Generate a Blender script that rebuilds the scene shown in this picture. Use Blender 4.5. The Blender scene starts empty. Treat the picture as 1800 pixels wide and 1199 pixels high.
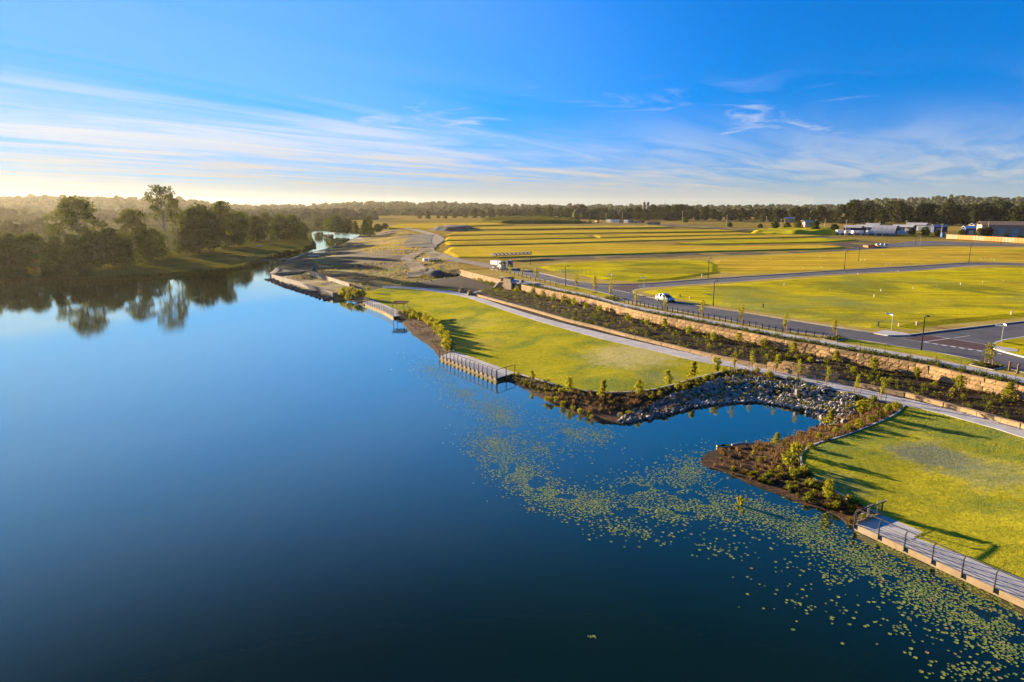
import bpy, math, random
import numpy as np
from mathutils import Vector, Matrix
from mathutils.geometry import delaunay_2d_cdt

random.seed(7)
rng = np.random.default_rng(7)
scene = bpy.context.scene
col = scene.collection
R = math.radians

# ------------------------------------------------------------------ camera
CAM_H = 23.0
FPX = 1200.0
PITCH = math.atan(237.5 / FPX)
cam_d = bpy.data.cameras.new('camera')
cam_d.sensor_width = 36.0
cam_d.lens = 24.0
cam_d.clip_start = 0.5
cam_d.clip_end = 40000.0
cam = bpy.data.objects.new('camera', cam_d)
col.objects.link(cam)
cam.location = (0, 0, CAM_H)
cam.rotation_euler = (R(90) - PITCH, 0, 0)
scene.camera = cam

# ------------------------------------------------------------------ light
SUN_EL = R(8.7)
SUN_AZ = R(-47.0)          # clockwise from +Y
SUN_DIR = Vector((math.sin(SUN_AZ) * math.cos(SUN_EL), math.cos(SUN_AZ) * math.cos(SUN_EL), math.sin(SUN_EL)))
SKY_STRENGTH = 0.057
SKY_ROLL, SKY_SAT, SKY_VAL = 0.9, 1.5, 1.4
SKY_AIR, SKY_DUST, SKY_OZ = 0.5, 0.1, 4.0
SKY_TINT = (0.80, 1.12, 1.30)
sun_d = bpy.data.lights.new('sun', 'SUN')
sun_d.energy = 5.0
sun_d.angle = R(0.5)
sun_d.color = (1.0, 0.80, 0.53)
sun = bpy.data.objects.new('sun', sun_d)
col.objects.link(sun)
sun.location = SUN_DIR * 300
sun.rotation_euler = SUN_DIR.to_track_quat('Z', 'Y').to_euler()

vs = scene.view_settings
vs.view_transform = 'Standard'
vs.look = 'None'
vs.gamma = 1.0
vs.use_curve_mapping = False
vs.exposure = 2.33
scene.display_settings.display_device = 'sRGB'
scene.cycles.use_denoising = True
scene.cycles.max_bounces = 8
scene.cycles.volume_bounces = 0
scene.cycles.volume_max_steps = 64
scene.cycles.transparent_max_bounces = 8
scene.cycles.caustics_reflective = False
scene.cycles.caustics_refractive = False


class NT:
    """tiny node-tree helper"""
    def __init__(s, nt):
        s.nt = nt
    def n(s, t, **kw):
        nd = s.nt.nodes.new(t)
        for k, v in kw.items():
            if k.startswith('i_'):
                key = k[2:]
                key = int(key) if key.isdigit() else key.replace('_', ' ')
                nd.inputs[key].default_value = v
            else:
                setattr(nd, k, v)
        return nd
    def l(s, a, b):
        s.nt.links.new(a, b)
    def math(s, op, a, b=None, c=None, clamp=False):
        nd = s.nt.nodes.new('ShaderNodeMath')
        nd.operation = op
        nd.use_clamp = clamp
        for i, v in enumerate((a, b, c)):
            if v is None:
                continue
            if isinstance(v, (int, float)):
                nd.inputs[i].default_value = v
            else:
                s.nt.links.new(v, nd.inputs[i])
        return nd.outputs[0]
    def mix(s, fac, a, b, mode='MIX'):
        nd = s.nt.nodes.new('ShaderNodeMix')
        nd.data_type = 'RGBA'
        nd.blend_type = mode
        for i, v in ((0, fac), (6, a), (7, b)):
            if isinstance(v, (int, float)):
                nd.inputs[i].default_value = v
            elif isinstance(v, (tuple, list)):
                nd.inputs[i].default_value = (v[0], v[1], v[2], 1)
            else:
                s.nt.links.new(v, nd.inputs[i])
        return nd.outputs[2]
    def smooth(s, v, lo, hi):
        nd = s.nt.nodes.new('ShaderNodeMapRange')
        nd.interpolation_type = 'SMOOTHSTEP'
        s.nt.links.new(v, nd.inputs[0])
        nd.inputs[1].default_value = lo
        nd.inputs[2].default_value = hi
        return nd.outputs[0]


# ------------------------------------------------------------------ world sky with thin cirrus
world = bpy.data.worlds.new('World')
scene.world = world
world.use_nodes = True
wt = world.node_tree
wt.nodes.clear()
w = NT(wt)
sky = w.n('ShaderNodeTexSky', sky_type='NISHITA', sun_disc=False, sun_elevation=SUN_EL, sun_rotation=SUN_AZ,
          altitude=0.0, air_density=SKY_AIR, dust_density=SKY_DUST, ozone_density=SKY_OZ)
# the same soft roll-off over the whole sky, as a camera gives it, so that the sun side does not burn out
lum = w.n('ShaderNodeRGBToBW')
w.l(sky.outputs[0], lum.inputs[0])
roll = w.math('DIVIDE', 1.0, w.math('ADD', 1.0, w.math('MULTIPLY', lum.outputs[0], SKY_ROLL)))
rolled = w.n('ShaderNodeVectorMath', operation='SCALE')
w.l(sky.outputs[0], rolled.inputs[0])
w.l(roll, rolled.inputs['Scale'])
hs = w.n('ShaderNodeHueSaturation', i_Saturation=SKY_SAT, i_Value=SKY_VAL)
w.l(w.mix(1.0, rolled.outputs[0], SKY_TINT, 'MULTIPLY'), hs.inputs['Color'])
tc = w.n('ShaderNodeTexCoord')
sep = w.n('ShaderNodeSeparateXYZ')
w.l(tc.outputs['Generated'], sep.inputs[0])
dz = w.math('MAXIMUM', sep.outputs[2], 0.012)
dzc = w.math('ADD', dz, 0.012)
pxn = w.math('DIVIDE', sep.outputs[0], dzc)
pyn = w.math('DIVIDE', sep.outputs[1], dzc)
# axes along / across the wind streaks (direction 1 : 1.6 on the cloud layer)
al = w.math('ADD', w.math('MULTIPLY', pxn, 0.53), w.math('MULTIPLY', pyn, 0.848))
ac = w.math('SUBTRACT', w.math('MULTIPLY', pyn, 0.53), w.math('MULTIPLY', pxn, 0.848))
def cloud_noise(sa, sc, detail, rough, seed):
    cx = w.n('ShaderNodeCombineXYZ')
    w.l(w.math('MULTIPLY', al, sa), cx.inputs[0])
    w.l(w.math('MULTIPLY', ac, sc), cx.inputs[1])
    cx.inputs[2].default_value = seed
    nz = w.n('ShaderNodeTexNoise', i_Scale=1.0, i_Detail=detail, i_Roughness=rough, i_Distortion=1.1)
    w.l(cx.outputs[0], nz.inputs['Vector'])
    return nz.outputs[0]
streak = cloud_noise(0.20, 0.85, 8.0, 0.60, 3.1)
flat_low = w.smooth(sep.outputs[2], 0.045, 0.012)
streak = w.math('ADD', w.math('MULTIPLY', streak, w.math('SUBTRACT', 1.0, flat_low)), w.math('MULTIPLY', flat_low, 0.52))
broad = cloud_noise(0.10, 0.42, 3.0, 0.5, 9.4)
ripple = cloud_noise(0.75, 0.9, 6.0, 0.6, 5.7)
# the cirrus sheet lies on the far side of a straight front
front = w.math('ADD', w.math('SUBTRACT', ac, 5.3), w.math('MULTIPLY', w.math('SUBTRACT', broad, 0.5), 7.0))
sheet = w.smooth(front, -0.9, 2.6)
sheet = w.math('MULTIPLY', sheet, w.math('ADD', w.math('MULTIPLY', w.smooth(streak, 0.34, 0.66), 0.62), 0.40))
patch = w.math('MULTIPLY', w.smooth(ripple, 0.47, 0.70), w.smooth(broad, 0.38, 0.58))
patch = w.math('MULTIPLY', patch, w.smooth(sep.outputs[2], 0.19, 0.10))
veil = w.smooth(sep.outputs[2], 0.15, 0.02)
veil = w.math('MULTIPLY', veil, w.math('ADD', w.math('MULTIPLY', w.smooth(streak, .3, .7), 0.65), 0.3))
cl = w.math('MAXIMUM', w.math('MULTIPLY', sheet, 0.92), w.math('MULTIPLY', patch, 0.6))
cl = w.math('MAXIMUM', cl, w.math('MULTIPLY', veil, 0.8), clamp=True)
# a thin film of cirrus brightens towards the sun
film = w.n('ShaderNodeVectorMath', operation='DOT_PRODUCT')
w.l(tc.outputs['Generated'], film.inputs[0])
film.inputs[1].default_value = SUN_DIR
film_f = w.math('MULTIPLY', w.smooth(film.outputs['Value'], 0.30, 1.0), 0.65)
cl = w.math('MAXIMUM', cl, w.math('MULTIPLY', w.smooth(film.outputs['Value'], 0.45, 1.0), w.math('MULTIPLY', w.smooth(broad, .3, .6), .2)), clamp=True)
low = w.smooth(sep.outputs[2], 0.10, 0.005)
# warm light from the sun side of the low sky
sdn = w.n('ShaderNodeVectorMath', operation='DOT_PRODUCT')
w.l(tc.outputs['Generated'], sdn.inputs[0])
sdn.inputs[1].default_value = SUN_DIR
sunside = w.smooth(sdn.outputs['Value'], 0.25, 1.0)
ccol = w.mix(w.math('MULTIPLY', low, w.math('ADD', w.math('MULTIPLY', sunside, 0.45), 0.55)), (2.7, 2.8, 2.9), (2.15, 1.68, 1.08))
glow = w.n('ShaderNodeVectorMath', operation='SCALE')
w.l(hs.outputs[0], glow.inputs[0])
w.l(w.math('ADD', film_f, 1.0), glow.inputs['Scale'])
skymix = w.mix(cl, glow.outputs[0], ccol)
bg = w.n('ShaderNodeBackground', i_Strength=SKY_STRENGTH)
w.l(skymix, bg.inputs[0])
wo = w.n('ShaderNodeOutputWorld')
w.l(bg.outputs[0], wo.inputs[0])


# ------------------------------------------------------------------ helpers
def P(px, py, z=0.0):
    """point of the place seen at photo pixel (px, py) lying at height z"""
    xc = (px - 900.0) / FPX
    yc = (599.5 - py) / FPX
    c, s = math.cos(PITCH), math.sin(PITCH)
    down = s - yc * c
    d = (CAM_H - z) / down
    return Vector((xc * d, d * (c + yc * s), z))


def tag(o, label=None, cat=None, group=None, kind=None):
    if label: o['label'] = label
    if cat: o['category'] = cat
    if group: o['group'] = group
    if kind: o['kind'] = kind
    return o


def link(o, parent=None):
    col.objects.link(o)
    if parent is not None:
        o.parent = parent
    return o


def empty(name, loc=(0, 0, 0), rz=0.0, label=None, cat=None, group=None):
    o = bpy.data.objects.new(name, None)
    o.empty_display_size = 0.3
    link(o)
    o.location = loc
    o.rotation_euler = (0, 0, rz)
    return tag(o, label, cat, group)


def mesh_np(name, v, f, mat=None, smooth=False):
    m = bpy.data.meshes.new(name)
    if isinstance(f, np.ndarray):
        v = np.asarray(v, dtype=np.float32)
        n = f.shape[1]
        m.vertices.add(len(v)); m.vertices.foreach_set('co', v.ravel())
        m.loops.add(f.size); m.loops.foreach_set('vertex_index', f.astype(np.int32).ravel())
        m.polygons.add(len(f))
        m.polygons.foreach_set('loop_start', np.arange(0, f.size, n, dtype=np.int32))
        m.update(calc_edges=True)
    else:
        m.from_pydata([tuple(p) for p in v], [], f)
        m.update()
    if smooth:
        m.polygons.foreach_set('use_smooth', np.ones(len(m.polygons), dtype=bool))
    if mat is not None:
        m.materials.append(mat)
    return m


def obj(name, mesh, parent=None, loc=None, rz=0.0, scale=None):
    o = bpy.data.objects.new(name, mesh)
    link(o, parent)
    if loc is not None: o.location = loc
    if rz: o.rotation_euler = (0, 0, rz)
    if scale is not None: o.scale = scale if hasattr(scale, '__len__') else (scale,) * 3
    return o


class MB:
    """collects simple shapes and builds ONE mesh"""
    def __init__(s):
        s.v, s.f = [], []
    def box(s, c, d, rz=0.0, taper=1.0):
        c = Vector(c); b = len(s.v)
        ca, sa = math.cos(rz), math.sin(rz)
        for z in (-.5, .5):
            k = taper if z > 0 else 1.0
            for x, y in ((-.5, -.5), (.5, -.5), (.5, .5), (-.5, .5)):
                X, Y = x * d[0] * k, y * d[1] * k
                s.v.append((c.x + X * ca - Y * sa, c.y + X * sa + Y * ca, c.z + z * d[2]))
        for q in ((3, 2, 1, 0), (4, 5, 6, 7), (0, 1, 5, 4), (1, 2, 6, 5), (2, 3, 7, 6), (3, 0, 4, 7)):
            s.f.append([b + i for i in q])
        return s
    def tube(s, p0, p1, r0, r1=None, n=6, caps=True):
        r1 = r0 if r1 is None else r1
        p0, p1 = Vector(p0), Vector(p1)
        a = (p1 - p0)
        if a.length < 1e-6: return s
        a.normalize()
        u = a.orthogonal().normalized(); w_ = a.cross(u)
        b = len(s.v)
        for p, r in ((p0, r0), (p1, r1)):
            for i in range(n):
                t = 2 * math.pi * i / n
                s.v.append(tuple(p + (u * math.cos(t) + w_ * math.sin(t)) * r))
        for i in range(n):
            j = (i + 1) % n
            s.f.append([b + i, b + j, b + n + j, b + n + i])
        if caps:
            s.f.append([b + i for i in range(n)][::-1])
            s.f.append([b + n + i for i in range(n)])
        return s
    def path(s, pts, r, n=5):
        for a, b in zip(pts[:-1], pts[1:]):
            s.tube(a, b, r, r, n)
        return s
    def prism(s, poly, z0, z1):
        b = len(s.v); n = len(poly)
        s.v += [(p[0], p[1], z0) for p in poly] + [(p[0], p[1], z1) for p in poly]
        s.f.append([b + i for i in range(n)][::-1])
        s.f.append([b + n + i for i in range(n)])
        for i in range(n):
            j = (i + 1) % n
            s.f.append([b + i, b + j, b + n + j, b + n + i])
        return s
    def poly(s, pts):
        b = len(s.v); s.v += [tuple(p) for p in pts]; s.f.append(list(range(b, b + len(pts)))); return s
    def loft(s, rings, caps=True):
        n = len(rings[0]); b = len(s.v)
        for r in rings: s.v += [tuple(p) for p in r]
        for k in range(len(rings) - 1):
            for i in range(n):
                j = (i + 1) % n
                s.f.append([b + k * n + i, b + k * n + j, b + (k + 1) * n + j, b + (k + 1) * n + i])
        if caps:
            s.f.append([b + i for i in range(n)][::-1])
            s.f.append([b + (len(rings) - 1) * n + i for i in range(n)])
        return s
    def mesh(s, name, mat, smooth=False):
        return mesh_np(name, s.v, s.f, mat, smooth)
    def build(s, name, mat, parent=None, smooth=False):
        return obj(name, s.mesh(name, mat, smooth), parent)


def copy_tree(o, loc, rz=0.0, scale=1.0):
    r = o.copy(); col.objects.link(r)
    r.location = loc; r.rotation_euler = (0, 0, rz)
    r.scale = scale if hasattr(scale, '__len__') else (scale,) * 3
    for ch in o.children:
        c = ch.copy(); col.objects.link(c); c.parent = r
        for g in ch.children:
            d = g.copy(); col.objects.link(d); d.parent = c
    return r


def densify(pts, step):
    """pts: 3-D points; returns them with extra points no farther apart than step"""
    out = []
    for a, b in zip(pts[:-1], pts[1:]):
        a, b = Vector(a), Vector(b)
        n = max(1, int((b - a).length / step))
        for i in range(n):
            out.append(a.lerp(b, i / n))
    out.append(Vector(pts[-1]))
    return out


def smooth_line(pts, step):
    """Catmull-Rom through 3-D points"""
    pts = [Vector(p) for p in pts]
    ext = [pts[0] * 2 - pts[1]] + pts + [pts[-1] * 2 - pts[-2]]
    out = []
    for i in range(1, len(ext) - 2):
        p0, p1, p2, p3 = ext[i - 1:i + 3]
        n = max(1, int((p2 - p1).length / step))
        for k in range(n):
            t = k / n
            out.append(0.5 * ((2 * p1) + (p2 - p0) * t + (2 * p0 - 5 * p1 + 4 * p2 - p3) * t * t + (3 * p1 - p0 - 3 * p2 + p3) * t ** 3))
    out.append(pts[-1].copy())
    return out


def L(pxs, z=None, step=3.0, sm=True):
    """pixel polyline -> world polyline; entries (px, py[, z])"""
    pts = [P(p[0], p[1], p[2] if len(p) > 2 else z) for p in pxs]
    return smooth_line(pts, step) if sm and len(pts) > 2 else densify(pts, step)


def inside(poly, X, Y):
    """vectorised point in polygon"""
    r = np.zeros(len(X), bool)
    n = len(poly)
    for i in range(n):
        x1, y1 = poly[i][0], poly[i][1]
        x2, y2 = poly[(i + 1) % n][0], poly[(i + 1) % n][1]
        if y1 == y2: continue
        c = ((y1 > Y) != (y2 > Y)) & (X < (x2 - x1) * (Y - y1) / (y2 - y1) + x1)
        r ^= c
    return r


def vnoise(X, Y, s, seed=0):
    """cheap smooth value noise in numpy, about -1..1"""
    def h(i, j):
        k = np.sin(i * 127.1 + j * 311.7 + seed * 74.7) * 43758.5453
        return (k - np.floor(k)) * 2 - 1
    x, y = X * s, Y * s
    i, j = np.floor(x), np.floor(y)
    u, v = x - i, y - j
    u, v = u * u * (3 - 2 * u), v * v * (3 - 2 * v)
    return (h(i, j) * (1 - u) + h(i + 1, j) * u) * (1 - v) + (h(i, j + 1) * (1 - u) + h(i + 1, j + 1) * u) * v


class Region:
    """a piece of ground: boundary polygon with heights, smooth inside"""
    def __init__(s, bound, spacing=None, amp=0.0, nscale=0.15, power=2.5, near=None):
        b = []
        for p in bound:
            if not b or (Vector(p) - Vector(b[-1])).length > 0.02:
                b.append(Vector(p))
        if (b[0] - b[-1]).length < 0.02: b.pop()
        s.b = b
        s.B = np.array([tuple(p) for p in b])
        s.amp, s.ns, s.power = amp, nscale, power
        xs, ys = s.B[:, 0], s.B[:, 1]
        s.pts = []
        if spacing:
            gx, gy = np.meshgrid(np.arange(xs.min(), xs.max(), spacing), np.arange(ys.min(), ys.max(), spacing))
            X = gx.ravel() + rng.uniform(-.25, .25, gx.size) * spacing
            Y = gy.ravel() + rng.uniform(-.25, .25, gx.size) * spacing
            k = inside(b, X, Y)
            X, Y = X[k], Y[k]
            d = np.sqrt(((X[:, None] - xs[None]) ** 2 + (Y[:, None] - ys[None]) ** 2)).min(1) if len(X) else X
            k = d > spacing * 0.45
            X, Y = X[k], Y[k]
            if len(X):
                s.pts = np.stack([X, Y, s.z(X, Y)], 1).tolist()
    def z(s, X, Y):
        X, Y = np.atleast_1d(np.asarray(X, float)), np.atleast_1d(np.asarray(Y, float))
        out = np.empty(len(X))
        for a in range(0, len(X), 2000):
            x, y = X[a:a + 2000], Y[a:a + 2000]
            d2 = (x[:, None] - s.B[None, :, 0]) ** 2 + (y[:, None] - s.B[None, :, 1]) ** 2 + 1e-4
            wgt = d2 ** (-s.power / 2)
            zz = (wgt * s.B[None, :, 2]).sum(1) / wgt.sum(1)
            if s.amp:
                k = np.clip(np.sqrt(d2.min(1)) / 3.0, 0, 1)
                zz = zz + k * s.amp * (vnoise(x, y, s.ns, 1) + .5 * vnoise(x, y, s.ns * 2.7, 2) + .25 * vnoise(x, y, s.ns * 6.1, 3))
            out[a:a + 2000] = zz
        return out
    def sample(s, n, r=None):
        r = r or rng
        mn, mx = s.B[:, :2].min(0), s.B[:, :2].max(0)
        X = r.uniform(mn[0], mx[0], n); Y = r.uniform(mn[1], mx[1], n)
        k = inside(s.b, X, Y)
        return X[k], Y[k]
    def build(s, name, mat, parent=None, smooth=True, skirt=0.0):
        nb = len(s.b)
        v2 = [(p.x, p.y) for p in s.b] + [(p[0], p[1]) for p in s.pts]
        zz = [p.z for p in s.b] + [p[2] for p in s.pts]
        vo, eo, fo, ov, oe, of = delaunay_2d_cdt([Vector(p) for p in v2], [], [list(range(nb))], 1, 1e-5)
        v = []
        for i, p in enumerate(vo):
            v.append((p.x, p.y, zz[ov[i][0]] if ov[i] else float(s.z(p.x, p.y)[0])))
        f = [list(q) for q in fo]
        if skirt:
            b0 = len(v)
            v += [(p.x, p.y, p.z) for p in s.b] + [(p.x, p.y, p.z - skirt) for p in s.b]
            for i in range(nb):
                j = (i + 1) % nb
                f.append([b0 + i, b0 + j, b0 + nb + j, b0 + nb + i])
        m = mesh_np(name, v, f, mat)
        if smooth:
            k = np.ones(len(m.polygons), bool)
            if skirt: k[-nb:] = False
            m.polygons.foreach_set('use_smooth', k)
        return obj(name, m, parent)


def normals2d(line):
    """left-hand unit normals of a polyline (xy)"""
    out = []
    for i in range(len(line)):
        a = line[max(0, i - 1)]; b = line[min(len(line) - 1, i + 1)]
        t = Vector((b[0] - a[0], b[1] - a[1])).normalized()
        out.append(Vector((-t.y, t.x)))
    return out


def strip(name, line, w0, w1, h0, h1, mat, parent=None):
    """solid band along a polyline: from offset w0 to w1 (left positive), heights relative to the line's z"""
    nm = normals2d(line)
    m = MB()
    rings = []
    for p, n in zip(line, nm):
        a = Vector((p[0] + n.x * w0, p[1] + n.y * w0)); b = Vector((p[0] + n.x * w1, p[1] + n.y * w1))
        rings.append([(a.x, a.y, p[2] + h0), (b.x, b.y, p[2] + h0), (b.x, b.y, p[2] + h1), (a.x, a.y, p[2] + h1)])
    m.loft(rings)
    return m.build(name, mat, parent)


def arc(line):
    d = [0.0]
    for a, b in zip(line[:-1], line[1:]):
        d.append(d[-1] + (Vector(b) - Vector(a)).length)
    return d


def along(line, s, d=None):
    """point and tangent at arc length s"""
    d = d or arc(line)
    s = min(max(s, 0), d[-1] - 1e-6)
    i = int(np.searchsorted(d, s, 'right')) - 1
    i = min(i, len(line) - 2)
    t = (s - d[i]) / max(1e-9, d[i + 1] - d[i])
    a, b = Vector(line[i]), Vector(line[i + 1])
    return a.lerp(b, t), (b - a).normalized()


# ------------------------------------------------------------------ materials
def new_mat(name):
    m = bpy.data.materials.new(name)
    m.use_nodes = True
    m.node_tree.nodes.clear()
    t = NT(m.node_tree)
    out = t.n('ShaderNodeOutputMaterial')
    return m, t, out


def coords(t, sx=1, sy=1, sz=1, rz=0.0, kind='Object'):
    tcn = t.n('ShaderNodeTexCoord')
    mp = t.n('ShaderNodeMapping')
    mp.inputs['Scale'].default_value = (sx, sy, sz)
    mp.inputs['Rotation'].default_value = (0, 0, rz)
    t.l(tcn.outputs[kind], mp.inputs[0])
    return mp.outputs[0]


def noise(t, vec, scale, detail=4, rough=.55, dist=0.0):
    nz = t.n('ShaderNodeTexNoise', i_Scale=scale, i_Detail=detail, i_Roughness=rough, i_Distortion=dist)
    t.l(vec, nz.inputs['Vector'])
    return nz.outputs[0]


def mat_basic(name, cols, scale=1.0, rough=.8, bump=0.0, bscale=None, detail=5, rnd=0.0, metal=0.0, spec=0.12, lo=.35, hi=.65,
              patch=None, stretch=(1, 1, 1), rz=0.0):
    """noise between two colours, optional larger patches (colour, scale, lo, hi), per-object variation, bump"""
    m, t, out = new_mat(name)
    b = t.n('ShaderNodeBsdfPrincipled', i_Roughness=rough, i_Metallic=metal)
    b.inputs['Specular IOR Level'].default_value = spec
    vec = coords(t, *stretch, rz=rz)
    nz = noise(t, vec, scale, detail)
    c = t.mix(t.smooth(nz, lo, hi), cols[0], cols[1])
    if patch:
        for (pc, ps, pl, ph) in (patch if isinstance(patch, list) else [patch]):
            pn = noise(t, coords(t), ps, 4, .6)
            c = t.mix(t.smooth(pn, pl, ph), c, pc)
    if rnd:
        oi = t.n('ShaderNodeObjectInfo')
        h = t.n('ShaderNodeHueSaturation')
        t.l(c, h.inputs['Color'])
        t.l(t.math('ADD', t.math('MULTIPLY', oi.outputs['Random'], rnd), 1 - rnd * .5), h.inputs['Value'])
        c = h.outputs[0]
    t.l(c, b.inputs['Base Color'])
    if bump:
        bn = noise(t, vec, bscale or scale * 3, 5, .6)
        bp = t.n('ShaderNodeBump', i_Strength=1.0, i_Distance=bump)
        t.l(bn, bp.inputs['Height'])
        t.l(bp.outputs[0], b.inputs['Normal'])
    t.l(b.outputs[0], out.inputs[0])
    return m


def mat_leaf(name, c1, c2, trans=.45, rnd=.35, tcol=None, scale=.6):
    m, t, out = new_mat(name)
    oi = t.n('ShaderNodeObjectInfo')
    geo = t.n('ShaderNodeNewGeometry')
    vec = coords(t)
    nz = noise(t, vec, scale, 3)
    isl = t.n('ShaderNodeNewGeometry').outputs['Random Per Island']
    f = t.math('ADD', t.math('MULTIPLY', t.smooth(nz, .35, .65), .5), t.math('MULTIPLY', isl, .5))
    c = t.mix(f, c1, c2)
    h = t.n('ShaderNodeHueSaturation')
    t.l(c, h.inputs['Color'])
    t.l(t.math('ADD', t.math('MULTIPLY', oi.outputs['Random'], rnd), 1 - rnd * .5), h.inputs['Value'])
    t.l(t.math('ADD', t.math('MULTIPLY', oi.outputs['Random'], .03), .485), h.inputs['Hue'])
    d = t.n('ShaderNodeBsdfDiffuse')
    tr = t.n('ShaderNodeBsdfTranslucent')
    t.l(h.outputs[0], d.inputs[0])
    if tcol:
        t.l(t.mix(.6, h.outputs[0], tcol), tr.inputs[0])
    else:
        t.l(h.outputs[0], tr.inputs[0])
    mx = t.n('ShaderNodeMixShader')
    mx.inputs[0].default_value = trans
    t.l(d.outputs[0], mx.inputs[1]); t.l(tr.outputs[0], mx.inputs[2])
    t.l(mx.outputs[0], out.inputs[0])
    return m


def mat_grass_ground(name, cols, patches=(), streak=None, bump=.03, spots=()):
    """mown or dry grass seen from far: three noise scales; patches = (colour, scale, lo, hi)"""
    m, t, out = new_mat(name)
    b = t.n('ShaderNodeBsdfPrincipled', i_Roughness=.9)
    b.inputs['Specular IOR Level'].default_value = 0.0
    vec = coords(t)
    c = t.mix(t.smooth(noise(t, vec, .18, 6, .65), .32, .68), cols[0], cols[1])
    for (pc, ps, lo, hi, seed) in patches:
        mpv = t.n('ShaderNodeVectorMath', operation='ADD')
        t.l(vec, mpv.inputs[0]); mpv.inputs[1].default_value = (seed * 17.3, seed * 31.7, 0)
        c = t.mix(t.smooth(noise(t, mpv.outputs[0], ps, 5, .6, .4), lo, hi), c, pc)
    if streak:
        sv = coords(t, streak[0], streak[1], 1, streak[2])
        sn = noise(t, sv, 1.0, 5, .65)
        c = t.mix(t.smooth(sn, .42, .72), c, streak[3])
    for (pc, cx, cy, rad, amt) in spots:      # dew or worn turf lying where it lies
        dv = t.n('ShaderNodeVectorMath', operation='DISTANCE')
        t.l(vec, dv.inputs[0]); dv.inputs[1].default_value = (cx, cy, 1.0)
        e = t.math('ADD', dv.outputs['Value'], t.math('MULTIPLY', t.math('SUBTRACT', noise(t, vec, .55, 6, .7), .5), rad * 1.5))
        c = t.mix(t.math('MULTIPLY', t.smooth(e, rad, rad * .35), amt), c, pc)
    fine = noise(t, vec, 2.4, 6, .75)
    c = t.mix(1.0, c, t.mix(t.smooth(fine, .25, .75), (.62, .66, .6), (1.25, 1.2, 1.15)), 'MULTIPLY')
    t.l(c, b.inputs['Base Color'])
    bp = t.n('ShaderNodeBump', i_Strength=1.0, i_Distance=bump)
    t.l(noise(t, vec, 4.0, 6, .75), bp.inputs['Height'])
    t.l(bp.outputs[0], b.inputs['Normal'])
    t.l(b.outputs[0], out.inputs[0])
    return m


M = {}
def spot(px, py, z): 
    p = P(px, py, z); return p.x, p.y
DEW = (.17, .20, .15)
M['lawn'] = mat_grass_ground('lawn_grass', [(.33, .30, .020), (.46, .39, .028)],
                             [((.44, .37, .13), .05, .54, .72, 1), ((.15, .20, .045), .10, .47, .64, 2)],
                             (.35, 1.1, .5, (.27, .26, .02)), bump=.05,
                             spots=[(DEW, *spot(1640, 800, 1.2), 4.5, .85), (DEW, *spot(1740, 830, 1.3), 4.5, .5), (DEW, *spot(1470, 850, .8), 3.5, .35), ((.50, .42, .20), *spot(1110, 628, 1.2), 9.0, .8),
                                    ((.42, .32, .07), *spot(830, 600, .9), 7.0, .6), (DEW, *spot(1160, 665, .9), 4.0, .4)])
M['field_bright'] = mat_grass_ground('field_grass', [(.44, .38, .012), (.56, .46, .018)],
                                     [((.18, .19, .025), .05, .48, .66, 3), ((.36, .24, .04), .03, .54, .72, 5), ((.22, .25, .07), .022, .55, .7, 14)],
                                     (.05, .6, .12, (.27, .22, .015)), bump=.12)
M['field_gold'] = mat_grass_ground('dry_field_grass', [(.52, .36, .028), (.62, .43, .045)],
                                   [((.24, .16, .045), .012, .54, .72, 4), ((.30, .27, .02), .02, .55, .7, 6)],
                                   (.02, .3, .1, (.25, .17, .03)), bump=.12)
M['verge'] = mat_grass_ground('verge_grass', [(.36, .26, .06), (.44, .33, .10)],
                              [((.22, .20, .03), .05, .5, .7, 7), ((.26, .17, .07), .08, .58, .75, 8)], bump=.05)
M['plain'] = mat_grass_ground('plain_grass', [(.24, .17, .045), (.34, .24, .06)],
                              [((.10, .10, .025), .004, .5, .66, 9), ((.20, .13, .07), .011, .55, .7, 10)], bump=.2)
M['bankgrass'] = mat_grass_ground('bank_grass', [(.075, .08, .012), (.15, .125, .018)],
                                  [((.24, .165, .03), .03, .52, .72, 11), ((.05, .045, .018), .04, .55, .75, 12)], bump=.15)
M['mulch'] = mat_basic('mulch', [(.012, .008, .005), (.042, .024, .013)], 3.0, .95, .06, 9.0, patch=[((.06, .034, .018), .25, .55, .8)])
M['bankmulch'] = mat_basic('bank_mulch', [(.025, .013, .007), (.085, .043, .02)], 2.2, .95, .10, 7.0, patch=[((.03, .026, .012), .3, .5, .7)])
M['dirt'] = mat_basic('dirt', [(.05, .031, .017), (.095, .06, .031)], .35, .95, .15, 1.2,
                      patch=[((.04, .031, .023), .045, .48, .62), ((.22, .155, .022), .05, .48, .60), ((.14, .14, .02), .09, .56, .68)])
M['gravel_road'] = mat_basic('gravel_road', [(.15, .112, .08), (.22, .17, .125)], .5, .95, .05, 4.0)
M['darksand'] = mat_basic('dark_sand', [(.045, .043, .044), (.085, .078, .074)], .4, .95, .1, 2.0)
M['asphalt'] = mat_basic('asphalt', [(.062, .060, .066), (.085, .080, .086)], .35, .85, .004, 60.0, spec=.25, patch=[((.115, .108, .108), .08, .48, .7), ((.045, .044, .05), .3, .58, .72)])
M['threshold'] = mat_basic('threshold_paving', [(.075, .042, .040), (.10, .058, .052)], 2.0, .85, .004, 40.0)
M['concrete'] = mat_basic('concrete', [(.38, .355, .33), (.47, .44, .41)], .8, .8, .003, 30.0, patch=[((.33, .305, .28), .15, .5, .75)])
M['paleconcrete'] = mat_basic('pale_concrete', [(.27, .19, .105), (.34, .245, .145)], 1.2, .8, .004, 20.0, patch=[((.33, .29, .24), .5, .55, .8)])
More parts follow.
